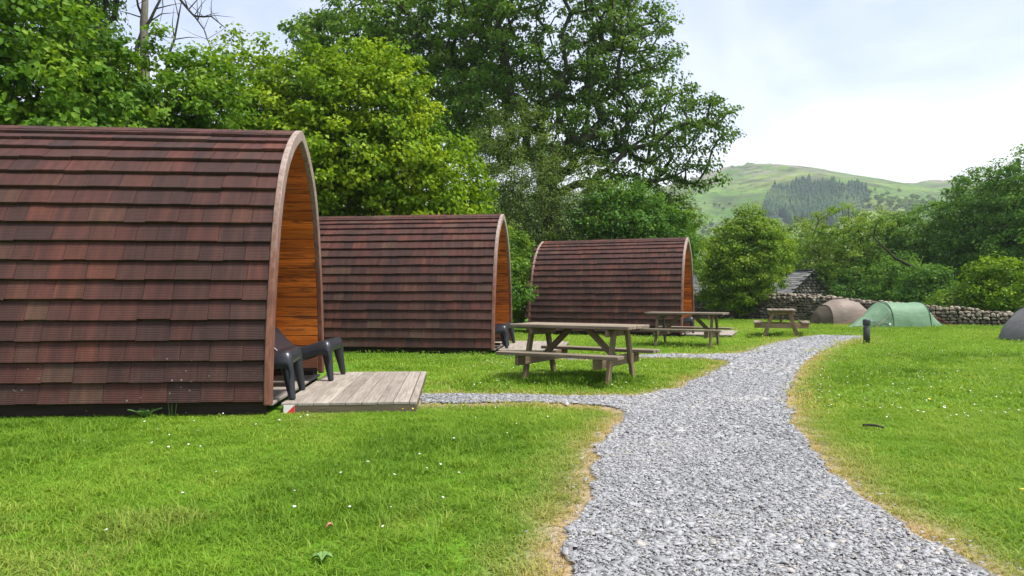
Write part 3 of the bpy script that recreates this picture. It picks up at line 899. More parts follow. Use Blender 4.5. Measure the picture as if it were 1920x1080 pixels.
link("zip_flap", MB().tube([(-.02, -.64, .10), (-.42, -.50, .22), (-.75, -.25, .2), (-1.0, -.07, .06)], .009, 5).mesh("zip_flap", M['tent_trim']), gt)
link("vent_patch", MB().box((0, 0, 0), (.05, .004, .035)).mesh("vent_patch", M['patch']), gt, None, Matrix.Translation((-.14, -.645, .14)) @ Matrix.Rotation(R(12), 4, 'Z'))
link("groundsheet", MB().box((.75, 0, .01), (.8, .60, .008)).mesh("groundsheet", M['tent_trim']), gt)

bt = empty("taupe_tent", (12.55, 27.7, 0), R(9))
tag(bt, "taupe brown dome tent behind the green tent, against the stone wall", "tent", "tents on the grass by the wall")
vs_, fs_, _ = loft([(-.62, .60, .72, 0, .72), (-.2, .72, .93, 0, .70), (.15, .76, .98, 0, .70), (.65, .72, .86, 0, .72), (1.15, .50, .50, 0, .8), (1.55, .25, .03, 0, 1)], seed=4, wr=.010)
link("flysheet", MB().add(vs_, fs_).mesh("flysheet", M['tent_brown'], True), bt)
vs_, fs_, _ = loft([(-1.18, .08, .03, 0, 1), (-.95, .36, .46, 0, .85), (-.615, .61, .735, 0, .72)], seed=6, wr=.012, nu=18)
link("vestibule", MB().add(vs_, fs_).mesh("vestibule", M['tent_brown_dark'], True), bt)
link("pole_sleeve", MB().tube(arch_pts(-.61, .61, .735, .72), .013, 6).mesh("pole_sleeve", M['tent_brown_dark'], True), bt)
link("red_hem", MB().tube([(-.62, -.625, .035), (-.45, -.69, .025), (-.25, -.74, .02)], .014, 5).mesh("red_hem", M['cord']), bt)
link("vent_patch", MB().box((0, 0, 0), (.035, .006, .085)).mesh("vent_patch", M['patch']), bt, None, Matrix.Translation((.62, -.56, .60)) @ Matrix.Rotation(R(-20), 4, 'Y') @ Matrix.Rotation(R(-38), 4, 'X'))

yt = empty("grey_tent", (13.55, 17.9, 0), R(4))
tag(yt, "charcoal grey dome tent cut off by the right edge of the picture", "tent", "tents on the grass by the wall")
vs_, fs_, _ = loft([(-1.32, .20, .05, 0, 1), (-1.22, .42, .26, 0, .85), (-1.0, .62, .52, 0, .78), (-.6, .80, .86, 0, .72), (0, .9, 1.08, 0, .70), (.6, .8, .9, 0, .72), (1.1, .55, .5, 0, .8), (1.5, .2, .03, 0, 1)], seed=8, wr=.008)
link("flysheet", MB().add(vs_, fs_).mesh("flysheet", M['tent_grey'], True), yt)
link("pole_sleeve", MB().tube(arch_pts(-.6, .80, .86, .72), .012, 6).mesh("pole_sleeve", M['bollard'], True), yt)
link("pole_sleeve", MB().tube(arch_pts(.6, .80, .9, .72), .012, 6).mesh("pole_sleeve", M['bollard'], True), yt)

# ------------------------------------------------------------------ drystone wall
def stone_mesh(k):
    r = random.Random(100 + k)
    bm = bmesh.new()
    bmesh.ops.create_icosphere(bm, subdivisions=1, radius=.5)
    for v in bm.verts:
        c = v.co
        m = max(abs(c.x), abs(c.y), abs(c.z))
        v.co = (c * .45 + c / m * .5 * .55) * r.uniform(.84, 1.1)
    me = bpy.data.meshes.new("stone"); bm.to_mesh(me); bm.free()
    return me
STONES = [stone_mesh(k) for k in range(8)]
def stones_for(mat):
    out = []
    for s in STONES:
        c = s.copy(); c.materials.clear(); c.materials.append(mat); out.append(c)
    return out
WALL_ST = stones_for(M['stone']); BARN_ST = stones_for(M['barn_stone'])

wall = empty("stone_wall", (12.2, 31.4, 0))
tag(wall, "drystone field wall running behind the tents to the trees", "stone wall")
WP = [(7.0, 37.2, 1.12), (9.2, 36.0, 1.12), (12.2, 31.4, 1.10), (13.2, 30.1, 1.02), (14.4, 28.6, .82), (15.4, 27.4, .70), (16.5, 26.5, .60), (17.5, 25.85, .46), (19.5, 25.2, .36)]
pieces = []
for (x0, y0, z0), (x1, y1, z1) in zip(WP[:-1], WP[1:]):
    d = Vector((x1 - x0, y1 - y0, 0)); L = d.length; ang = math.atan2(d.y, d.x)
    nrm = Vector((math.sin(ang), -math.cos(ang), 0))          # towards the camera
    h = 0.0; row = 0
    while h < max(z0, z1):
        rh = random.uniform(.085, .145)
        s = random.uniform(-.1, .1)
        while s < L:
            ln = random.uniform(.11, .27)
            f = min(max((s + ln / 2) / L, 0), 1)
            if h < lerp(z0, z1, f) - .05:
                for face in (1, -1):
                    c = Vector((x0, y0, 0)) + d.normalized() * (s + ln / 2) + nrm * face * (.17 - .05 * h + random.uniform(-.055, .045)) + Vector((0, 0, h + rh / 2 + random.uniform(-.015, .015)))
                    pieces.append((face, c, ang + R(random.uniform(-7, 7)), (ln * random.uniform(.98, 1.12), .26, rh * random.uniform(.95, 1.3)), R(random.uniform(-13, 13))))
            s += ln
        h += rh * .97; row += 1
    s = 0
    while s < L:                                                # copes
        ln = random.uniform(.11, .28); f = min((s + ln / 2) / L, 1)
        c = Vector((x0, y0, 0)) + d.normalized() * (s + ln / 2) + nrm * random.uniform(-.03, .06) + Vector((0, 0, lerp(z0, z1, f) + random.uniform(.0, .06)))
        pieces.append((2, c, ang + R(random.uniform(-15, 15)), (ln * 1.05, random.uniform(.26, .38), random.uniform(.10, .17)), R(random.uniform(-14, 14))))
        s += ln
def is_seen(c):
    u = 960 + 1350 * c.x / c.y
    return 1485 < u < 1905 and not (1600 < u < 1745 and c.z < .62)
cand = sorted([p for p in pieces if p[0] != -1 and is_seen(p[1])], key=lambda p: -(p[3][0] * p[3][2]) / p[1].y ** 2)
ind = set(id(p) for p in cand[:299])
rest = MB()
for p in pieces:
    face, c, a, sc, roll = p
    k = random.randrange(8)
    m = Matrix.Translation(c - wall.location) @ Matrix.Rotation(a, 4, 'Z') @ Matrix.Rotation(roll, 4, 'Y') @ Matrix.Diagonal((*sc, 1))
    if id(p) in ind: link("stone", WALL_ST[k], wall, None, m)
    else: rest.add([m @ v.co for v in WALL_ST[k].vertices], [tuple(q.vertices) for q in WALL_ST[k].polygons])
o = link("rubble", rest.mesh("rubble", M['stone']), wall); o["kind"] = "stuff"
b = MB()
for (x0, y0, z0), (x1, y1, z1) in zip(WP[:-1], WP[1:]):
    d = Vector((x1 - x0, y1 - y0, 0)).normalized(); n = Vector((d.y, -d.x, 0)) * .13
    P = [Vector((x0, y0, -.1)), Vector((x1, y1, -.1))]
    vs = []
    for q, zt in zip(P, (z0 - .06, z1 - .06)):
        vs += [q + n, q - n, Vector((q.x, q.y, zt)) - n * .8, Vector((q.x, q.y, zt)) + n * .8]
    vs = [v - wall.location for v in vs]
    b.add(vs, [(0, 4, 5, 1), (1, 5, 6, 2), (2, 6, 7, 3), (3, 7, 4, 0), (0, 1, 2, 3), (7, 6, 5, 4)])
link("wall_core", b.mesh("wall_core", M['rock']), wall)

# ------------------------------------------------------------------ barn
BC = Vector((14.55, 38.0, -1.0))
barn = empty("stone_barn", BC)
tag(barn, "small rubble stone barn with a grey slate roof behind the wall and the round bush", "barn")
gd = Vector((.8, .6, 0)); ld = Vector((-.6, .8, 0)); Wd, Ln = 4.0, 8.0
eave, apex = 2.25, 3.42
b = MB()
def bp(l, g, z): return ld * l + gd * g + Vector((0, 0, z))
for l0 in (0,):
    vs = [bp(.04, .04, 0), bp(.04, Wd - .04, 0), bp(.04, Wd - .04, eave), bp(.04, Wd / 2, apex - .04), bp(.04, .04, eave),
          bp(Ln - .04, .04, 0), bp(Ln - .04, Wd - .04, 0), bp(Ln - .04, Wd - .04, eave), bp(Ln - .04, Wd / 2, apex - .04), bp(Ln - .04, .04, eave)]
    b.add(vs, [(0, 1, 2, 3, 4), (9, 8, 7, 6, 5), (0, 5, 6, 1), (0, 4, 9, 5), (1, 6, 7, 2), (2, 7, 8, 3), (3, 8, 9, 4)])
link("wall", b.mesh("wall", M['rock']), barn)
rest = MB(); n_ind = 0
def barn_stones(axis, org, length, top, individual):
    global n_ind
    ang = math.atan2(axis.y, axis.x); h = 0
    while h < apex:
        rh = random.uniform(.13, .21); s = random.uniform(-.1, 0)
        while s < length:
            ln = random.uniform(.2, .46); mid = s + ln / 2
            if 0 < mid < length and h + rh / 2 < top(mid):
                c = org + axis * mid + Vector((0, 0, h + rh / 2))
                m = Matrix.Translation(c) @ Matrix.Rotation(ang + R(random.uniform(-4, 4)), 4, 'Z') @ Matrix.Rotation(R(random.uniform(-6, 6)), 4, 'Y') @ Matrix.Diagonal((ln * 1.05, .16, rh * 1.08, 1))
                k = random.randrange(8)
                if individual and h > 1.5 and n_ind < 290:
                    link("stone", BARN_ST[k], barn, None, m); n_ind += 1
                else: rest.add([m @ v.co for v in BARN_ST[k].vertices], [tuple(q.vertices) for q in BARN_ST[k].polygons])
            s += ln
        h += rh
barn_stones(gd, ld * .03, Wd, lambda s: eave + (apex - eave) * (1 - abs(s - Wd / 2) / (Wd / 2)) - .05, True)
barn_stones(ld, gd * .03, Ln, lambda s: eave - .05, False)
o = link("rubble", rest.mesh("rubble", M['barn_stone']), barn); o["kind"] = "stuff"
sl = math.hypot(Wd / 2, apex - eave)
SLM = box_mesh(.44, .36, .016, M['slate'], .003)
rest = MB()
for side in (0, 1):
    up = Vector((gd.x * (1 if side == 0 else -1), gd.y * (1 if side == 0 else -1), 0)) * (Wd / 2) + Vector((0, 0, apex - eave)); up.normalize()
    xax = -ld if side == 0 else ld
    nrm = xax.cross(up)
    if nrm.z < 0: xax = -xax; nrm = -nrm
    org0 = bp(0, 0 if side == 0 else Wd, eave)
    for r in range(11):
        off = (r % 2) * .22
        for k in range(19):
            l = -.1 + k * .45 + off
            if l > Ln + .1: continue
            c = org0 + ld * (l + random.uniform(-.01, .01)) + up * (-.14 + r * .225 + .16) + nrm * (.035 + random.uniform(0, .008))
            y = (up - nrm * .07).normalized(); z = xax.cross(y)
            m = Matrix((xax, y, z)).transposed().to_4x4(); m.translation = c
            if side == 0: link("slate", SLM, barn, None, m)
            else: rest.add([m @ v.co for v in SLM.vertices], [tuple(q.vertices) for q in SLM.polygons])
o = link("slating", rest.mesh("slating", M['slate']), barn); o["kind"] = "stuff"
bar("ridge_course", barn, bp(-.12, Wd / 2, apex + .07), bp(Ln + .1, Wd / 2, apex + .07), .3, .06, M['slate'])

# ------------------------------------------------------------------ trees
def unit(v): return v / np.maximum(np.linalg.norm(v, axis=-1, keepdims=True), 1e-9)
def leaf_mesh(C, Nn, A, size, asp, tint, mat, name):
    """C centres, Nn normals, A long axis: two folded triangles pairs per leaf"""
    n = len(C)
    A = unit(A - Nn * np.sum(A * Nn, 1, keepdims=True)); B = np.cross(Nn, A)
    s = size[:, None]; w = s * asp
    fold = Nn * (s * .10)
    base = C - A * s * .5; tip = C + A * s * .5 - Nn * (s * .12)
    mid = C - A * s * .04
    l = mid - B * w * .5 + fold; r = mid + B * w * .5 + fold
    V = np.stack([base, r, tip, l], 1).reshape(-1, 3)
    i = np.arange(n)[:, None] * 4
    F = np.concatenate([i + np.array([[0, 1, 2]]), i + np.array([[0, 2, 3]])], 1).reshape(-1, 3)
    me = mesh_np(name, V, F, False, mat)
    attr(me, 'tint', np.repeat(np.clip(tint, 0, 1), 2), 'FACE')
    return me

def grow(name, label, cat, base, ells, n_clump, leaf, per, clump_r, mat, bark, seed, group=None, r0=.2, fork=None, asp=.6, flat=.6, inner=.45, limb_r=.012, jit=.15, tint_c=0.0, up_bias=.45, trunk_name="trunk", gap=0.0, droop=0.0, extra=None, crown_name="crown"):
    rg = np.random.default_rng(seed)
    E = np.array(ells, float)                                # cx cy cz rx ry rz
    vol = (E[:, 3] * E[:, 4] * E[:, 5]) ** .75; pr = vol / vol.sum()
    pts = []
    def cand(k):
        e = E[rg.choice(len(E), k, p=pr)]
        d = unit(rg.normal(size=(k, 3))); rad = rg.uniform(inner ** 3, 1, k) ** (1 / 3)
        rad *= rg.uniform(.86, 1.06, k)
        return e[:, :3] + d * rad[:, None] * e[:, 3:]
    P = np.zeros((0, 3))
    for i in range(n_clump):
        c = cand(5)
        c = c[c[:, 2] > base[2] + .25]
        if not len(c): continue
        if len(P): 
            dist = np.min(np.linalg.norm(c[:, None] - P[None], axis=2), 1); c = c[np.argmax(dist)]
        else: c = c[0]
        P = np.vstack([P, c])
    # skeleton
    base = np.array(base, float)
    cz = E[:, 2].mean(); ctr = np.average(E[:, :3], axis=0, weights=vol)
    fk = np.array(fork, float) if fork is not None else base + (ctr - base) * np.array([.35, .35, .45])
    nodes = [base - np.array([0, 0, .3])]; par = [-1]
    nseg = max(3, int(np.linalg.norm(fk - base) / .5))
    for k in range(1, nseg + 1):
        f = k / nseg
        nodes.append(base + (fk - base) * f + rg.normal(size=3) * .05 * np.linalg.norm(fk - base) * f * (1 - f) * 1.5); par.append(len(nodes) - 2)
    order = np.argsort(np.linalg.norm(P - fk, axis=1))
    tips = []
    for q in P[order]:
        Nn = np.array(nodes[max(1, nseg // 2):]); off = max(1, nseg // 2)
        dv = q - Nn; dl = np.linalg.norm(dv, axis=1)
        pen = dl * (1 + .8 * np.clip(-dv[:, 2] / np.maximum(dl, .1), 0, 1)) + .15 * np.linalg.norm(Nn - fk, axis=1)
        k = int(np.argmin(pen)) + off
        p = nodes[k]; L = np.linalg.norm(q - p); ns = max(1, int(L / .55))
        prev = k
        for s_ in range(1, ns + 1):
            f = s_ / ns
            x = p + (q - p) * f + np.array([0, 0, 1]) * L * .10 * math.sin(math.pi * f) + rg.normal(size=3) * jit * L * .22 * (0 if f == 1 else 1)
            nodes.append(x); par.append(prev); prev = len(nodes) - 1
        tips.append(prev)
    nodes = np.array(nodes); par = np.array(par)
    load = np.zeros(len(nodes))
    for t_ in tips: load[t_] += 1
    for k in range(len(nodes) - 1, 0, -1): load[par[k]] += load[k]
    rad = limb_r * np.maximum(load, .6) ** .47
    rad = rad * (r0 / max(rad[0], 1e-6)) if rad[0] > r0 else rad
    rad[:nseg + 1] = np.maximum(rad[:nseg + 1], np.linspace(r0, r0 * .72, nseg + 1)); rad[0] = r0 * 1.3
    # tubes, one ring per node end
    k = np.arange(1, len(nodes)); a = nodes[par[k]]; b2 = nodes[k]; ra = np.minimum(rad[par[k]], rad[k] * 1.35 + .004); rb = rad[k]
    d = unit(b2 - a); hlp = np.where(np.abs(d[:, 2:3]) < .9, np.array([[0, 0, 1.]]), np.array([[1., 0, 0]]))
    x = unit(np.cross(hlp, d)); y = np.cross(d, x); n_ = 5
    V = []
    for q, rr_ in ((a - d * ra[:, None] * .3, ra), (b2 + d * rb[:, None] * .2, rb)):
        for j_ in range(n_):
            th = 2 * math.pi * j_ / n_
            V.append(q + (x * math.cos(th) + y * math.sin(th)) * rr_[:, None])
    V = np.stack(V, 1).reshape(-1, 3); i = np.arange(len(k))[:, None] * (2 * n_)
    F = np.concatenate([i + np.array([[j_, (j_ + 1) % n_, n_ + (j_ + 1) % n_, n_ + j_]]) for j_ in range(n_)], 0)
    root = empty(name, base)
    tag(root, label, cat, group)
    V = V - base
    link(trunk_name, mesh_np(trunk_name, V, F, True, bark), root)
    # leaves
    n = len(P) * per
    ci = np.repeat(np.arange(len(P)), per)
    cr = clump_r * rg.uniform(.65, 1.3, len(P))
    dirs = unit(rg.normal(size=(n, 3))); rr_ = rg.uniform(0, 1, n) ** .55
    offv = dirs * rr_[:, None] * cr[ci][:, None] * np.array([1, 1, flat])
    offv[:, 2] -= droop * (offv[:, 0] ** 2 + offv[:, 1] ** 2) / np.maximum(cr[ci], .05)
    C = P[ci] + offv
    out = unit(C - ctr)
    nn = unit(np.array([0, 0, 1.]) * up_bias + out * .35 + dirs * .3 + rg.normal(size=(n, 3)) * .52)
    A = out * .6 + dirs * .5 + np.array([0, 0, -.35]) + rg.normal(size=(n, 3)) * .5
    size = leaf * rg.uniform(.6, 1.25, n)
    ct = rg.normal(.5 + tint_c, .20, len(P))
    tint = ct[ci] + rg.normal(0, .18, n)
    keep = C[:, 2] > base[2] + .02
    C = C - base
    me = leaf_mesh(C[keep], nn[keep], A[keep], size[keep], asp, tint[keep], mat, crown_name)
    link(crown_name, me, root)
    return root

def U(u, v, d): return ((u - 960) / 1350 * d, d, 1.15 - (v - 552) / 1350 * d)

G_HEDGE = "trees behind the pods"
# big leaved hazel behind the nearest pod
grow("hazel_tree", "broad hazel with large leaves at the far left, towering over the nearest pod's roof", "tree", (-8.6, 12.9, 0),
     [(-9.3, 13.0, 4.4, 2.2, 1.8, 3.2), (-8.3, 12.6, 3.2, 1.9, 1.6, 2.6), (-10.6, 12.6, 5.0, 1.8, 1.5, 2.8)], 460, .125, 110, .42, M['leaf_hazel'], M['bark'], 11, G_HEDGE, .12, asp=.78, inner=.4, tint_c=-.02)
grow("hazel_tree", "loose twiggy hazel with sky showing through it, right of the large leaved hazel", "tree", (-6.9, 14.4, 0),
     [(-6.9, 14.4, 3.9, 1.45, 1.3, 2.5), (-6.2, 14.6, 5.0, .75, .8, 1.15), (-7.9, 14.3, 4.4, 1.0, 1.0, 1.9)], 270, .105, 100, .36, M['leaf_hazel'], M['bark'], 12, G_HEDGE, .09, asp=.75, inner=.3, tint_c=.08)
grow("maple_tree", "yellow-green field maple rising behind the nearest pod's porch, left of the broadest yellow-green crown", "tree", (-6.9, 19.2, 0),
     [(-7.1, 19.1, 4.95, 1.85, 1.5, 2.95), (-6.0, 19.0, 4.5, 1.4, 1.3, 2.4)], 260, .12, 95, .42, M['leaf_lime'], M['bark'], 13, G_HEDGE, .12, asp=.8, inner=.35, tint_c=-.05)
grow("maple_tree", "broadest yellow-green maple, domed crown filling the gap above the middle pod", "tree", (-4.1, 19.6, 0),
     [(-4.6, 19.4, 4.9, 2.7, 2.2, 2.95), (-2.6, 19.2, 3.7, 1.9, 1.7, 2.2), (-5.6, 19.0, 5.3, 1.5, 1.5, 2.1), (-3.6, 19.0, 6.5, 1.5, 1.4, 1.3)], 640, .12, 110, .43, M['leaf_lime'], M['bark'], 14, G_HEDGE, .16, asp=.8, inner=.45, tint_c=.04)
grow("willow_shrub", "grey-green willow with fine leaves between the yellow-green maple and the tall oak", "tree", (.2, 27.6, 0),
     [(.1, 27.6, 5.1, 2.4, 1.9, 3.7), (2.5, 27.9, 4.1, 2.3, 1.6, 2.4), (-.7, 27.2, 3.3, 1.7, 1.5, 3.0), (4.1, 28.4, 3.5, 1.5, 1.4, 1.7)], 640, .10, 80, .42, M['leaf_willow'], M['bark_grey'], 15, G_HEDGE, .13, asp=.42, inner=.35, flat=.8)
grow("hazel_tree", "dark green hazel above the farthest pod's roof, under the spreading oak limb", "tree", (4.2, 27.5, 0),
     [(4.1, 27.3, 3.5, 1.9, 1.6, 2.0), (5.6, 28, 3.2, 1.5, 1.4, 1.7)], 300, .13, 75, .42, M['leaf_dark'], M['bark'], 16, G_HEDGE, .12, asp=.72)
grow("ash_tree", "fresh green low tree just right of the farthest pod's ridge, below the oak's right limb", "tree", (6.8, 31.0, 0),
     [(6.5, 31, 3.7, 1.7, 1.6, 2.2), (7.3, 31.4, 3.2, 1.2, 1.2, 1.7)], 220, .13, 75, .45, M['leaf_mid'], M['bark'], 17, G_HEDGE, .1, asp=.55, tint_c=.15)
# the big oak and its neighbour
grow("oak_tree", "tallest dark oak with spreading limbs against the sky, above the farthest pod", "tree", (1.3, 30.5, 0),
     [(1.7, 30.3, 12.4, 4.3, 3.6, 4.6), (5.1, 30.2, 11.2, 2.0, 2.2, 2.5), (6.3, 29.6, 8.2, 2.1, 2.0, 2.0), (8.1, 29.3, 8.0, 1.2, 1.3, 1.1), (5.2, 30, 6.2, 2.2, 2.0, 1.4), (-.8, 30, 8.6, 2.4, 2.4, 2.6), (7.4, 29.3, 6.0, 1.1, 1.2, .6), (2.4, 30, 8.2, 2.8, 2.6, 2.2)],
     620, .17, 88, .62, M['leaf_oak'], M['bark'], 21, G_HEDGE, .48, fork=(1.6, 30.4, 5.2), asp=.6, inner=.5, limb_r=.022, flat=.5, jit=.22)
grow("sycamore_tree", "tall sycamore with brighter leaves, left of the tallest oak against the sky", "tree", (-3.4, 33.5, 0),
     [(-6.6, 33.4, 12.8, 3.3, 3.0, 2.4), (-3.6, 33.6, 13.6, 3.4, 3.0, 3.4), (-2.8, 33.4, 10.2, 2.6, 2.4, 2.6), (-8.9, 33.2, 12.9, 1.5, 1.8, 1.3)],
     420, .19, 80, .62, M['leaf_mid'], M['bark'], 22, G_HEDGE, .36, fork=(-3.5, 33.5, 6.5), asp=.75, inner=.5, limb_r=.02, flat=.55, tint_c=-.1, jit=.2)
grow("alder_tree", "dark tree with bare lower limbs rising above the hazel at the top left corner", "tree", (-12.9, 22.5, 0),
     [(-14.2, 22.4, 11.2, 2.0, 1.8, 2.0), (-12.9, 22.6, 12.6, 1.6, 1.6, 1.6), (-13.4, 22, 8.6, 1.6, 1.5, 1.2)], 170, .15, 80, .55, M['leaf_oak'], M['bark'], 23, G_HEDGE, .2, fork=(-12.7, 22.5, 8.6), asp=.6, inner=.3, limb_r=.02, jit=.2)

# dead tree: bleached trunk and bare crooked limbs
dt = empty("dead_tree", (-12.1, 24.0, 0))
tag(dt, "bare bleached dead tree with crooked limbs against the sky at top left", "tree", G_HEDGE)
b = MB(); b.tube([(0, 0, -.2), (.05, 0, 3), (-.05, .1, 6), (-.2, .05, 8.6), (-.22, 0, 10.2), (-.1, 0, 12.4)], [.24, .21, .18, .155, .13, .07], 8)
link("trunk", b.mesh("trunk", M['bark_pale'], True), dt)
rb = random.Random(5)
for pts, r in [([(-.1, .1, 7.6), (-.9, .05, 8.9), (-.6, 0, 9.9), (.4, -.1, 10.7), (1.2, -.1, 11.5)], .11),
               ([(.0, 0, 7.0), (1.0, -.1, 8.6), (1.5, -.1, 9.7), (2.0, -.1, 11.0)], .08),
               ([(1.2, -.1, 11.5), (2.0, -.2, 10.9), (2.9, -.3, 10.35), (4.0, -.3, 10.3), (4.9, -.4, 9.9)], .055),
               ([(2.9, -.3, 10.35), (3.5, -.3, 9.9), (3.9, -.3, 9.3)], .03),
               ([(-.2, 0, 9.8), (-.8, .1, 10.9), (-1.2, .1, 12.2)], .06),
               ([(1.2, -.1, 11.5), (1.9, 0, 12.3), (2.9, 0, 12.6)], .05)]:
    b = MB(); n = len(pts); pts = [(p_[0] * .55, p_[1], p_[2]) for p_ in pts]
    pp = []; rr_ = []
    for k in range(n - 1):
        for f in (0, .5):
            pp.append(Vector(pts[k]).lerp(Vector(pts[k + 1]), f) + Vector((rb.uniform(-.05, .05), 0, rb.uniform(-.07, .07)))); rr_.append(r * (1 - .75 * (k + f) / (n - 1)))
    pp.append(Vector(pts[-1])); rr_.append(r * .2)
    b.tube(pp, rr_, 6)
    for _ in range(9):
        k = rb.randrange(1, len(pp)); q = pp[k]; dv = Vector((rb.uniform(-.6, 1), rb.uniform(-.4, .4), rb.uniform(-.3, .9))).normalized()
        b.tube([q, q + dv * .45 + Vector((0, 0, .06)), q + dv * .95 + Vector((rb.uniform(-.2, .2), 0, rb.uniform(-.15, .2)))], [rr_[k] * .45 + .004, rr_[k] * .3 + .003, .003], 4)
    link("limb", b.mesh("limb", M['bark'] if r < .1 else M['bark_grey'], True), dt)

# undergrowth behind the pods
G_UNDER = "shrubs behind the pods"
for i, (x, y, rx, h, mt, lb) in enumerate([
        (-.15, 24.9, .95, 3.7, 'leaf_mid', "tangled shrub filling the gap between the middle pod's porch and the farthest pod"),
        (-1.6, 20.9, 1.8, 3.9, 'leaf_dark', "dark shrub behind the middle pod's roof, below the yellow-green maple"),
        (-5.2, 20.0, 1.8, 3.7, 'leaf_dark', "dark shrub just right of the nearest pod's arch, behind the middle pod"),
        (.4, 31.2, 2.6, 6.6, 'leaf_mid', "tall dense shrub behind the fine leaved willow, closing the gap beside the middle pod"),
        (2.7, 26.9, 1.9, 3.5, 'leaf_mid', "rounded shrub behind the farthest pod's left end"),
        (-7.4, 12.6, 1.9, 3.3, 'leaf_dark', "low dark shrub just behind the nearest pod's ridge"),
        (-10.5, 12.4, 2.2, 3.6, 'leaf_dark', "low dark shrub at the left edge behind the nearest pod")]):
    grow("shrub", lb, "shrub", (x, y, h1(x, y)), [(x, y, h * .48, rx, 1.1, h * .5), (x + rx * .3, y - .2, h * .3, rx * .9, 1.0, h * .3)], 170 if h < 5 else 420, .11, 70, .36, M[mt], M['bark'], 40 + i, G_UNDER, .06, inner=.3, asp=.65, tint_c=-.08)

# round bush in front of the barn
grow("round_bush", "dense round bush standing in front of the barn, left of the end-on picnic table", "bush", (10.9, 33.2, 0),
     [(10.8, 33.2, 2.7, 2.0, 1.7, 2.1), (10.2, 33.0, 1.6, 1.7, 1.4, 1.5), (11.9, 33.4, 3.2, 1.2, 1.2, 1.4), (11.0, 33.1, 4.35, .8, .8, .9), (9.6, 33, 2.9, .8, .9, 1.1)], 460, .125, 85, .40, M['leaf_mid'], M['bark'], 51, None, .1, inner=.4, asp=.62, tint_c=.22)

# trees beyond the wall, right of the valley
G_R = "trees beyond the stone wall"
RT = [
 ("birch_tree", "light green feathery birch just right of the round bush, under the conifer wood", 1505, 405, 52, 75, 'leaf_willow', .2, 150, .16),
 ("alder_tree", "olive green alder behind the barn's gable, under the dark conifers", 1578, 384, 47, 88, 'leaf_mid', .16, 230, .16),
 ("alder_tree", "mid green alder above the taupe tent, left of the big dark oaks", 1655, 384, 44, 90, 'leaf_mid', .06, 230, .16),
 ("oak_tree", "dark green oak above the green tent, with a leaning limb low in its shade", 1745, 376, 42, 95, 'leaf_dark', .10, 330, .16),
 ("oak_tree", "largest dark oak on the right, its crown reaching highest against the hillside", 1872, 300, 39, 105, 'leaf_dark', .05, 480, .16),
 ("oak_tree", "dark oak crown cut off by the right edge above the charcoal tent", 1968, 272, 36, 105, 'leaf_dark', -.02, 360, .16),
 ("birch_tree", "pale small birch right behind the round bush crown", 1445, 420, 55, 65, 'leaf_lime', -.2, 120, .16),
]
for i, (nm, lb, u, v, d, w, mt, tc, nc, lf) in enumerate(RT):
    x, y, zt = U(u, v, d); rx = w / 1350 * d
    zg = -1.2 * float(sstep(40, 75, d)); hh = zt - zg
    grow(nm, lb, "tree", (x, y, zg), [(x, y, zg + hh * .60, rx, rx * .9, hh * .40), (x - rx * .45, y - .5, zg + hh * .42, rx * .75, rx * .7, hh * .36), (x + rx * .4, y - .6, zg + hh * .40, rx * .8, rx * .7, hh * .34)],
         nc, lf, 80, .56, M[mt], M['bark'], 60 + i, G_R, .2, inner=.45, asp=.62, tint_c=tc, flat=.62, limb_r=.016, jit=.2)
# shrubs along the foot of those trees
for i, (u, v, d, w, mt, tc, lb) in enumerate([
        (1870, 478, 29.5, 62, 'leaf_lime', -.22, "bright yellow-green shrub over the wall's right end, beside the charcoal tent"),
        (1622, 488, 42.5, 60, 'leaf_dark', .0, "dark shrub behind the wall just right of the barn gable"),
        (1690, 480, 37, 62, 'leaf_dark', .12, "glossy green shrub behind the wall, straight above the green tent"),
        (1740, 500, 34, 50, 'leaf_dark', -.1, "deep green shrub behind the wall in the shade of the leaning limb"),
        (1800, 545, 30.5, 55, 'leaf_mid', .0, "low shrub spilling over the low right stretch of the wall")]):
    x, y, zt = U(u, v, d); rx = w / 1350 * d
    grow("shrub", lb, "shrub", (x, y, -.05), [(x, y, zt * .52, rx, 1.3, zt * .5), (x - rx * .4, y - .3, zt * .34, rx * .8, 1.1, zt * .34)], 190, .13, 70, .40, M[mt], M['bark'], 80 + i, G_R, .06, inner=.3, asp=.65, tint_c=tc)
# leaning bare limb under the dark oaks
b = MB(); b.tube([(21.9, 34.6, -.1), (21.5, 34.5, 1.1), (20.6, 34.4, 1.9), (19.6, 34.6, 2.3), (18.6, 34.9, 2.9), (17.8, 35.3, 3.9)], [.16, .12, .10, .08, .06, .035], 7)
o = link("leaning_trunk", b.mesh("leaning_trunk", M['bark_shade'], True)); tag(o, "dark leaning tree trunk arching over the wall under the oaks", "tree trunk")

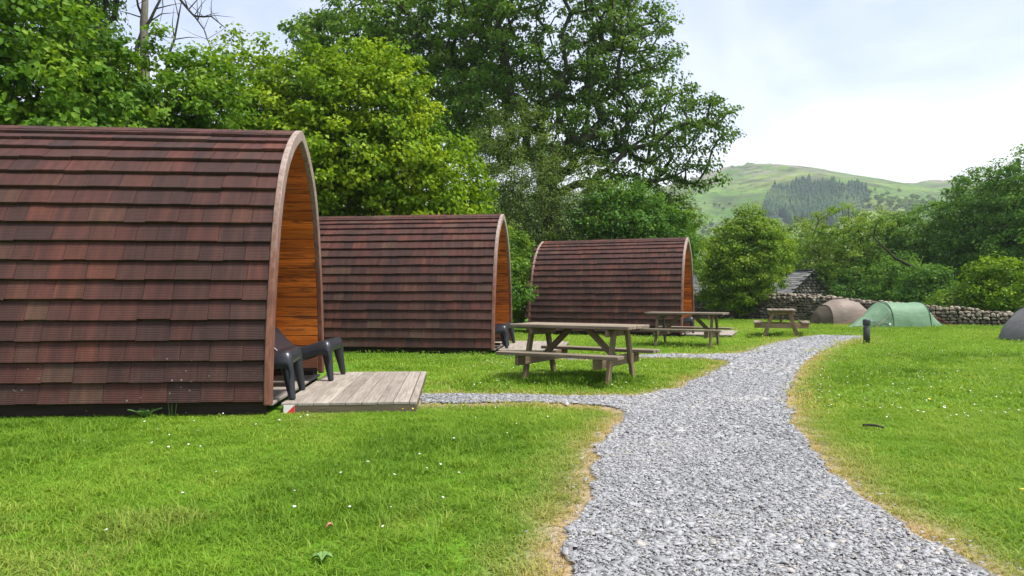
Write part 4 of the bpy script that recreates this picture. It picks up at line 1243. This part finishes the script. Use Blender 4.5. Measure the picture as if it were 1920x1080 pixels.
# ------------------------------------------------------------------ far woods on the hills
def cone_tree(rg, h):
    vs, fs = [], []
    r = h * .27
    for lv in range(4):
        z0 = h * (.08 + lv * .22); z1 = min(z0 + h * .40, h); rr_ = r * (1 - lv * .22)
        b = len(vs); n = 6; ph = rg.uniform(0, 6)
        for k in range(n):
            q = rr_ * rg.uniform(.7, 1.2); vs.append((q * math.cos(ph + k * 2 * math.pi / n), q * math.sin(ph + k * 2 * math.pi / n), z0 - h * rg.uniform(0, .05)))
        vs.append((0, 0, z1))
        fs += [(b + k, b + (k + 1) % n, b + n) for k in range(n)]
    return np.array(vs), np.array(fs)
rg = np.random.default_rng(3)
CON = [cone_tree(rg, 1.0) for _ in range(6)]
def scatter_mesh(protos, P, S, name, mat, tint):
    V, F, T = [], [], []; b = 0
    for p, s, t_ in zip(P, S, tint):
        v, f = protos[rg.integers(len(protos))]
        a = rg.uniform(0, 6.28); c, sn = math.cos(a), math.sin(a)
        vv = v.copy(); x = vv[:, 0] * c - vv[:, 1] * sn; y = vv[:, 0] * sn + vv[:, 1] * c
        vv = np.stack([x, y, vv[:, 2]], 1) * s + p
        V.append(vv); F.append(f + b); b += len(v); T += [t_] * len(f)
    me = mesh_np(name, np.concatenate(V), np.concatenate(F), False, mat); attr(me, 'tint', np.clip(T, 0, 1)); return me
n = 3600
Y = rg.uniform(515, 645, n); k = rg.uniform(.345, .495, n)
KK = [.348, .363, .393, .415, .444, .467, .493]
ytop = np.interp(k, KK, [588, 626, 634, 624, 612, 602, 588]) + 6 * np.sin(k * 160); ybot = np.interp(k, KK, [584, 566, 543, 532, 526, 537, 566]) + 8 * np.sin(k * 220 + 1)
f_ = (Y < ytop) & (Y > ybot) & (k > .347) & (k < .494)
X = k[f_] * Y[f_]; Y = Y[f_]
P = np.stack([X, Y, fell(X, Y) - .5], 1)
tint = np.clip(rg.uniform(0, .45, len(Y)) + .7 * sstep(.5, .68, fbm(X / 22., Y / 22., 12, 3)) + .25 * (Y < 575), 0, 1)
o = link("conifer_wood", scatter_mesh(CON, P, rg.uniform(6.5, 11, len(P)) * np.where(rg.uniform(size=len(P)) < .1, 1.25, 1), "conifer_wood", M['leaf_fir'], tint)); tag(o, "blue-green conifer plantation on the fell", "wood", None, "stuff")

def blob_tree(rg):
    """distant broadleaf crown: leaf sprays over a lumpy core"""
    n = 130
    lob = unit(rg.normal(size=(7, 3))) * rg.uniform(.15, .30, (7, 1)); lob[:, 2] = np.abs(lob[:, 2]) * .9 - .04
    c = lob[rg.integers(0, 7, n)] + unit(rg.normal(size=(n, 3))) * rg.uniform(.14, .24, (n, 1)) + np.array([0, 0, .46])
    nn = unit(unit(c - np.array([0, 0, .42])) + rg.normal(size=(n, 3)) * .45 + np.array([0, 0, .3]))
    a = unit(np.cross(nn, rg.normal(size=(n, 3)))); b = np.cross(nn, a); sz = rg.uniform(.06, .13, (n, 1))
    V = np.stack([c - a * sz, c + b * sz * .8, c + a * sz, c - b * sz * .8], 1).reshape(-1, 3)
    k = np.arange(n)[:, None] * 4
    return V, np.concatenate([k + np.array([[0, 1, 2]]), k + np.array([[0, 2, 3]])], 0)
BLOB = [blob_tree(rg) for _ in range(5)]
# scrub on the fell
X, Y = [], []
for cx, cy, sx, sy, m_ in [(140, 520, 18, 22, 70), (165, 480, 16, 14, 50), (300, 560, 14, 30, 50), (310, 560, 22, 18, 90), (335, 575, 25, 20, 90), (160, 560, 40, 50, 60), (120, 500, 16, 25, 60), (350, 520, 30, 40, 90)]:
    X += list(rg.normal(cx, sx, m_)); Y += list(np.clip(rg.normal(cy, sy, m_), 300, 880))
X, Y = np.array(X), np.array(Y); P = np.stack([X, Y, fell(X, Y) - .6], 1)
o = link("scrub", scatter_mesh(BLOB, P, rg.uniform(2.0, 5.5, len(P)) , "scrub", M['leaf_mid'], rg.uniform(0, .6, len(P)))); tag(o, "scattered scrub on the fell", "scrub", None, "stuff")
# the few single firs standing apart from the plantation
LONE = [(152, 500, 11), (167, 520, 8.5), (196, 560, 10), (283, 575, 13), (178, 545, 7)]
LL = ["taller lone dark fir on the open fell left of the conifer wood", "smallest lone dark fir on the lower fell above the round bush", "lone dark fir on the lower edge of the conifer wood",
      "lone dark fir at the right end of the conifer wood", "stubby lone fir on the fell just left of the wood"]
for (x, y, s), lb in zip(LONE, LL):
    me = scatter_mesh(CON, np.zeros((1, 3)), [s], "fir_tree", M['leaf_fir'], [.3])
    o = link("fir_tree", me); o.location = (x, y, float(fell(np.array(x), np.array(y))) - .4); tag(o, lb, "fir tree", "lone firs on the fell")
# broadleaf wood on the near right bank
n = 900
X = rg.uniform(110, 420, n); Y = rg.uniform(110, 480, n)
zb = bank(X, Y); f_ = (zb > -1)
X, Y, zb = X[f_], Y[f_], zb[f_]
P = np.stack([X, Y, zb - 1], 1)
o = link("bank_wood", scatter_mesh(BLOB, P, rg.uniform(8, 14, len(P)), "bank_wood", M['leaf_dark'], rg.uniform(.2, 1, len(P)))); tag(o, "broadleaf wood on the right hillside", "wood", None, "stuff")
# hedge line of the valley floor between the right trees and the fell
n = 420
X = rg.uniform(-60, 260, n); Y = rg.uniform(78, 240, n)
P = np.stack([X, Y, np.full(n, -2.0)], 1)
o = link("valley_wood", scatter_mesh(BLOB, P, rg.uniform(5, 9, n), "valley_wood", M['leaf_mid'], rg.uniform(.3, 1, n))); tag(o, "mixed trees along the valley floor", "wood", None, "stuff")

# ------------------------------------------------------------------ grass and gravel (instanced)
def src_collection(name, meshes):
    c = bpy.data.collections.new(name)
    for i, m in enumerate(meshes):
        o = bpy.data.objects.new("%s_%02d" % (name, i), m); c.objects.link(o)
    return c
def scatter(name, label, pos, rot, scl, idx, tint, dry, coll):
    me = bpy.data.meshes.new(name)
    me.vertices.add(len(pos)); me.vertices.foreach_set("co", np.asarray(pos, np.float32).ravel())
    attr(me, 'rot', rot, 'POINT', 'FLOAT_VECTOR'); attr(me, 'scl', scl, 'POINT', 'FLOAT_VECTOR'); attr(me, 'idx', idx, 'POINT', 'INT'); attr(me, 'tint', tint, 'POINT'); attr(me, 'dry', dry, 'POINT')
    o = link(name, me)
    g = bpy.data.node_groups.new(name, 'GeometryNodeTree')
    g.interface.new_socket("Geometry", in_out='INPUT', socket_type='NodeSocketGeometry')
    g.interface.new_socket("Geometry", in_out='OUTPUT', socket_type='NodeSocketGeometry')
    N, Lk = g.nodes, g.links
    gi = N.new("NodeGroupInput"); go = N.new("NodeGroupOutput")
    iop = N.new("GeometryNodeInstanceOnPoints"); ci = N.new("GeometryNodeCollectionInfo")
    ci.inputs["Collection"].default_value = coll; ci.inputs["Separate Children"].default_value = True; ci.inputs["Reset Children"].default_value = True
    iop.inputs["Pick Instance"].default_value = True
    def na(nm, ty):
        a = N.new("GeometryNodeInputNamedAttribute"); a.data_type = ty; a.inputs["Name"].default_value = nm; return a.outputs["Attribute"]
    e2r = N.new("FunctionNodeEulerToRotation")
    Lk.new(na('rot', 'FLOAT_VECTOR'), e2r.inputs[0])
    Lk.new(gi.outputs[0], iop.inputs["Points"]); Lk.new(ci.outputs[0], iop.inputs["Instance"])
    Lk.new(na('idx', 'INT'), iop.inputs["Instance Index"]); Lk.new(e2r.outputs[0], iop.inputs["Rotation"]); Lk.new(na('scl', 'FLOAT_VECTOR'), iop.inputs["Scale"])
    Lk.new(iop.outputs[0], go.inputs[0])
    md = o.modifiers.new("scatter", 'NODES'); md.node_group = g
    tag(o, label, None, None, "stuff")
    return o

def tuft(rg, n, rad, hgt, wid, lean):
    V, F, T = [], [], []
    for i in range(n):
        r, th = rad * math.sqrt(rg.uniform()), rg.uniform(0, 6.283)
        b = np.array([r * math.cos(th), r * math.sin(th), -.012])
        h = hgt * rg.uniform(.45, 1.15); w = wid * rg.uniform(.7, 1.3); ph = rg.uniform(0, 6.283)
        dr = np.array([math.cos(ph), math.sin(ph), 0]); sd_ = np.array([-math.sin(ph), math.cos(ph), 0])
        ln = h * lean * rg.uniform(.3, 1.3)
        k = len(V)
        V += [b - sd_ * w / 2, b + sd_ * w / 2]
        m1 = b + np.array([0, 0, h * .55]) + dr * ln * .3
        V += [m1 - sd_ * w * .42, m1 + sd_ * w * .42]
        V += [b + np.array([0, 0, h * (1 - .25 * lean)]) + dr * ln]
        F += [[k, k + 1, k + 3], [k, k + 3, k + 2], [k + 2, k + 3, k + 4]]
        t_ = rg.uniform(); T += [t_] * 3
    me = mesh_np("tuft", np.array(V), np.array(F), False, M['grass']); attr(me, 'btint', T); return me
rg = np.random.default_rng(21)
tufts = [tuft(rg, 34, .085, .048, .0042, .9) for _ in range(3)] + [tuft(rg, 26, .075, .085, .0050, 1.0) for _ in range(3)] + \
        [tuft(rg, 34, .17, .052, .010, .9) for _ in range(3)] + [tuft(rg, 26, .14, .10, .011, 1.0) for _ in range(2)] + \
        [tuft(rg, 70, .36, .045, .013, .9) for _ in range(3)]
GC = src_collection("grass_tuft", tufts)

def rect_mask(x, y, loc, th, t0, t1, s0, s1):
    dx, dy = x - loc[0], y - loc[1]
    t = dx * math.cos(th) + dy * math.sin(th); s = -dx * math.sin(th) + dy * math.cos(th)
    return (t > t0) & (t < t1) & (s > s0) & (s < s1)
def lawn(y0, y1, dens, margin=2.2):
    hw = .78 * y1 + margin
    n = int(dens * (y1 - y0) * 2 * hw)
    x = rg.uniform(-hw, hw, n); y = rg.uniform(y0, y1, n)
    k = np.abs(x) < .78 * y + margin
    return x[k], y[k]
allp = []
for y0, y1, dens, kind in ((.6, 7.2, 430, 0), (7.2, 13.5, 150, 1), (13.5, 36, 34, 2)):
    x, y = lawn(y0, y1, dens)
    sdist = path_sd(x, y)
    bad = np.zeros(len(x), bool)
    for loc, th, *_ in pods:
        bad |= rect_mask(x, y, loc, th, -4.8, 1.38, -1.30, 1.46)
    edge = np.clip(.42 + sdist / .22, 0, 1)
    mossy = (sdist < -.02) & (rg.uniform(size=len(x)) < .05 * sstep(.58, .72, fbm(x * 1.7, y * 1.7, 44, 3)))
    keep = (~bad) & ((sdist > -.02) | mossy) & ((rg.uniform(size=len(x)) < .16 + .84 * edge) | mossy) & ~((x < -2.4) & (y > 9.9) & (y < 12)) 
    keep &= ~((x < -7) & (y > 14)) & ~((x < 3) & (y > 24)) & ~((x > 8) & (y > 34))
    # a few tufts survive inside the gravel
    x, y, sdist = x[keep], y[keep], sdist[keep]
    n = len(x)
    patch = fbm(x * .55, y * .55, 31, 4); fine = fbm(x * 2.3, y * 2.3, 8, 3)
    tall = np.zeros(n)
    for loc, th, *_ in pods:
        tall = np.maximum(tall, .0)
        low_ = rect_mask(x, y, loc, th, -4.9, 1.7, -1.75, 1.7); lows = low_ if loc is pods[0][0] else (lows | low_)
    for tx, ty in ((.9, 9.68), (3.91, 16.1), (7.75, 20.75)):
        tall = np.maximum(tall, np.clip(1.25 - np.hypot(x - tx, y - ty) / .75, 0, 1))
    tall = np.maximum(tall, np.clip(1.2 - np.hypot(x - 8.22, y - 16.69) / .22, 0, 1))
    dry = np.exp(-np.clip(sdist, 0, 9) / (.10 + .16 * fine)) * (.50 + .75 * fine) * np.where(sdist < -.02, .25, 1)
    dry = np.maximum(dry, .22 * sstep(.60, .80, fbm(x * 1.1, y * 1.1, 77, 4)))
    lush = sstep(.45, .7, patch) * sstep(.25, .8, sdist)
    big = (rg.uniform(size=n) < .06 + .22 * lush + .8 * tall) & (sdist > .12) & ~lows
    if kind == 0: idx = np.where(big, rg.integers(3, 6, n), rg.integers(0, 3, n))
    elif kind == 1: idx = np.where(big, rg.integers(9, 11, n), rg.integers(6, 9, n))
    else: idx = rg.integers(11, 14, n)
    s = rg.uniform(.75, 1.2, n) * (.72 + .35 * edge[keep]); sz = s * (.52 + .36 * lush + .70 * tall + .25 * fine) * np.where(lows, .62, 1)
    tint = np.clip(.50 + .85 * (fine - .5) + .5 * (fbm(x * 7, y * 7, 71, 2) - .5) - .34 * (lush - .3) - .45 * tall + .9 * (fbm(x * .3, y * .3, 55, 3) - .5) + rg.normal(0, .10, n), 0, 1)  # tall tufts also tinted darker, painting in shade below the tables
    allp.append((np.stack([x, y, H(x, y)], 1), np.stack([rg.normal(0, .10, n), rg.normal(0, .10, n), rg.uniform(0, 6.28, n)], 1), np.stack([s, s, sz], 1), idx, tint, dry))
cat_ = [np.concatenate([a[k] for a in allp]) for k in range(6)]
scatter("grass", "short green lawn grass with dry tips by the gravel", *cat_, GC)

def chip(rg):
    n = rg.integers(4, 7); a = np.sort(rg.uniform(0, 6.283, n) * .35 + np.arange(n) * 6.283 / n * .65 + 0)
    r = rg.uniform(.34, .66, n); asp = rg.uniform(.42, .85); th = rg.uniform(.09, .17)
    top = np.stack([r * np.cos(a), r * np.sin(a) * asp, np.full(n, th / 2) + rg.uniform(-.015, .015, n)], 1)
    bot = np.stack([r * np.cos(a) * 1.05, r * np.sin(a) * asp * 1.05, np.full(n, -th / 2)], 1)
    V = np.concatenate([top, bot])
    F4 = np.array([[k, k + n, (k + 1) % n + n, (k + 1) % n] for k in range(n)])
    return mesh_np("chip", V, [F4, np.arange(n)[None, :]], False, M['chip'])
chips = [chip(rg) for _ in range(10)]
CC = src_collection("slate_chip", chips)
allp = []
for y0, y1, dens, sz0 in ((.5, 5.6, 4200, .0255), (.5, 5.6, 5000, .012), (5.6, 10, 2700, .031), (10, 21, 850, .052)):
    n = int(dens * (y1 - y0) * 12); x = rg.uniform(-2, 10, n); y = rg.uniform(y0, y1, n)
    k = (x < .78 * y + 2.5)
    x, y = x[k], y[k]; s_ = path_sd(x, y)
    k = (s_ < -.02) | ((s_ < .22) & (rg.uniform(size=len(x)) < .07 * np.clip(1 - s_ / .22, 0, 1) ** 1.5))
    x, y = x[k], y[k]; n = len(x)
    s = sz0 * np.exp(rg.normal(0, .42, n)) * np.where(s_[k] > -.02, .6, 1)
    allp.append((np.stack([x, y, H(x, y) + .016 + rg.uniform(0, .010, n)], 1), np.stack([rg.normal(0, .11, n), rg.normal(0, .11, n), rg.uniform(0, 6.28, n)], 1), np.stack([s, s, s], 1),
                 rg.integers(0, 10, n), np.clip(rg.beta(2.2, 1.8, n) + .5 * (fbm(x * .9, y * .9, 91, 3) - .5) + .25 * (fbm(x * 5, y * 5, 92, 2) - .5), 0, 1) * .97 + (rg.uniform(size=n) > .985) * .05, np.zeros(n)))
cat_ = [np.concatenate([a[k] for a in allp]) for k in range(6)]
scatter("gravel", "loose grey slate chippings on the footpath", *cat_, CC)

# daisies and buttercups
def flower_field(name, label, P, mat, rad):
    b = MB()
    for x, y in P:
        z = h1(x, y) + random.uniform(.035, .06); r = rad * random.uniform(.7, 1.2); n = 6; tx, ty = random.uniform(-.35, .35), random.uniform(-.35, .35)
        vs = [(x + r * math.cos(k * 6.283 / n), y + r * math.sin(k * 6.283 / n), z + r * (math.cos(k * 6.283 / n) * tx + math.sin(k * 6.283 / n) * ty)) for k in range(n)] + [(x, y, z + r * .35), (x, y, z - r * .4)]
        b.add(vs, [(k, (k + 1) % n, n) for k in range(n)] + [((k + 1) % n, k, n + 1) for k in range(n)])
    o = link(name, b.mesh(name, mat)); tag(o, label, None, None, "stuff")
fp = []
while len(fp) < 420:
    r_ = random.random()
    if r_ < .55: y = random.uniform(6.5, 15); x = random.uniform(.35 * y, .72 * y)
    elif r_ < .68: y = random.uniform(12.8, 14.4); x = random.uniform(-2.8, .4)
    elif r_ < .77: y = random.uniform(3, 7); x = random.uniform(-.6 * y, .05 * y)
    else: y = random.uniform(8.3, 12.5); x = random.uniform(-.8, 2.4)
    if path_sd([x], [y])[0] > .25 and vnoise(x * .8, y * .8, 61) > .42: fp.append((x, y))
M['petal'] = plain('daisy_petal', (.75, .75, .72), .6)
M['butter'] = plain('buttercup_petal', (.75, .52, .03), .4)
flower_field("daisies", "white daisies dotted over the lawn", fp, M['petal'], .0085)
fp = [(-4.86, 6.05), (-4.80, 5.95), (5.1, 6.3), (3.9, 5.4), (2.9, 4.1), (6.3, 8.4), (4.4, 7.6), (-1.05, 6.93), (-.95, 6.90)]
flower_field("buttercups", "a few yellow buttercups in the lawn", fp, M['butter'], .013)

# ------------------------------------------------------------------ small loose things on the lawn
o = link("fallen_twig", MB().tube([(-.06, .05, .035), (-.02, .015, .045), (.02, -.012, .045), (.065, -.055, .035)], [.011, .012, .011, .008], 7).mesh("fallen_twig", M['bark'], True))
o.location = (3.05, 6.09, 0); tag(o, "short dark stick lying in the grass right of the path", "stick")
M['dead_leaf'] = plain('fallen_leaf', (.42, .20, .12), .6, .3, 30, .2)
def flat_leaf(name, loc, ln, wd, rz, mat, label, cat, tilt=.15):
    n = 7; vs = []
    for k in range(n):
        f = k / (n - 1); w = wd * math.sin(math.pi * min(max(f, .03), .97)) ** .8
        for q in (-1, 0, 1): vs.append(((f - .5) * ln, q * w / 2, .05 + (.012 if q else 0) + tilt * ln * (f - .5) + .02 * math.sin(f * 3)))
    fs = [(k * 3 + q, k * 3 + q + 1, (k + 1) * 3 + q + 1, (k + 1) * 3 + q) for k in range(n - 1) for q in (0, 1)]
    o = link(name, MB().add(vs, fs).mesh(name, mat, True)); o.location = loc; o.rotation_euler = (0, 0, rz); md = o.modifiers.new("s", 'SOLIDIFY'); md.thickness = .0015
    if label: tag(o, label, cat)
    return o
flat_leaf("fallen_leaf", (-.86, 3.4, -.008), .036, .024, .5, M['dead_leaf'], "pinkish brown fallen leaf on the lawn near the bottom edge", "leaf")
M['weed'] = plain('broad_weed_leaf', (.13, .24, .06), .5, .4, 12, .15)
def weed_rosette(name, label, loc, ln, wd, n, seed, tilt):
    r = random.Random(seed); root = empty(name, loc); tag(root, label, "plant")
    for k in range(n):
        a = k * 6.283 / n + r.uniform(-.3, .3)
        l = flat_leaf("leaf", (math.cos(a) * ln * .5, math.sin(a) * ln * .5, 0), ln * r.uniform(.8, 1.1), wd, a, M['weed'], None, None, tilt)
        l.parent = root
    return root
weed_rosette("plantain", "broad leaved plantain low in the lawn at the bottom edge, below the fallen leaf", (-.81, 3.09, -.04), .045, .03, 5, 3, .2)
weed_rosette("dock_plant", "clump of pointed dock leaves at the foot of the nearest pod", (-3.43, 6.74, -.02), .15, .045, 7, 5, .6)
sw = empty("seeding_weed", (-3.2, 6.78, 0)); tag(sw, "thin tall seeding weed standing against the nearest pod's tiles", "plant")
b = MB()
for dx, h in ((0, .42), (.03, .30), (-.02, .24)):
    b.tube([(dx, 0, 0), (dx * 1.6, .0, h * .5), (dx * 2.2 + .01, 0, h)], [.003, .0025, .0015], 4)
link("stem", b.mesh("stem", M['weed']), sw)
b = MB()
for k in range(26):
    z = random.uniform(.2, .42); b.box((random.uniform(-.02, .02), random.uniform(-.01, .01), z), (.005, .005, .006))
M['seed'] = plain('weed_seed', (.25, .19, .06), .7)
link("seed_head", b.mesh("seed_head", M['seed']), sw)

# ------------------------------------------------------------------ air
HAZE = 0.00031
t = NT('valley_air')
pv = t.node("ShaderNodeVolumePrincipled")
pv.inputs["Color"].default_value = (.86, .93, 1.0, 1); pv.inputs["Density"].default_value = HAZE; pv.inputs["Anisotropy"].default_value = .2
t.l.new(pv.outputs[0], t.out.inputs["Volume"])
b = MB().box((0, 500, 99), (3400, 2000, 105))
o = link("haze", b.mesh("haze", t.m)); tag(o, "thin pale valley haze", None, None, "stuff")
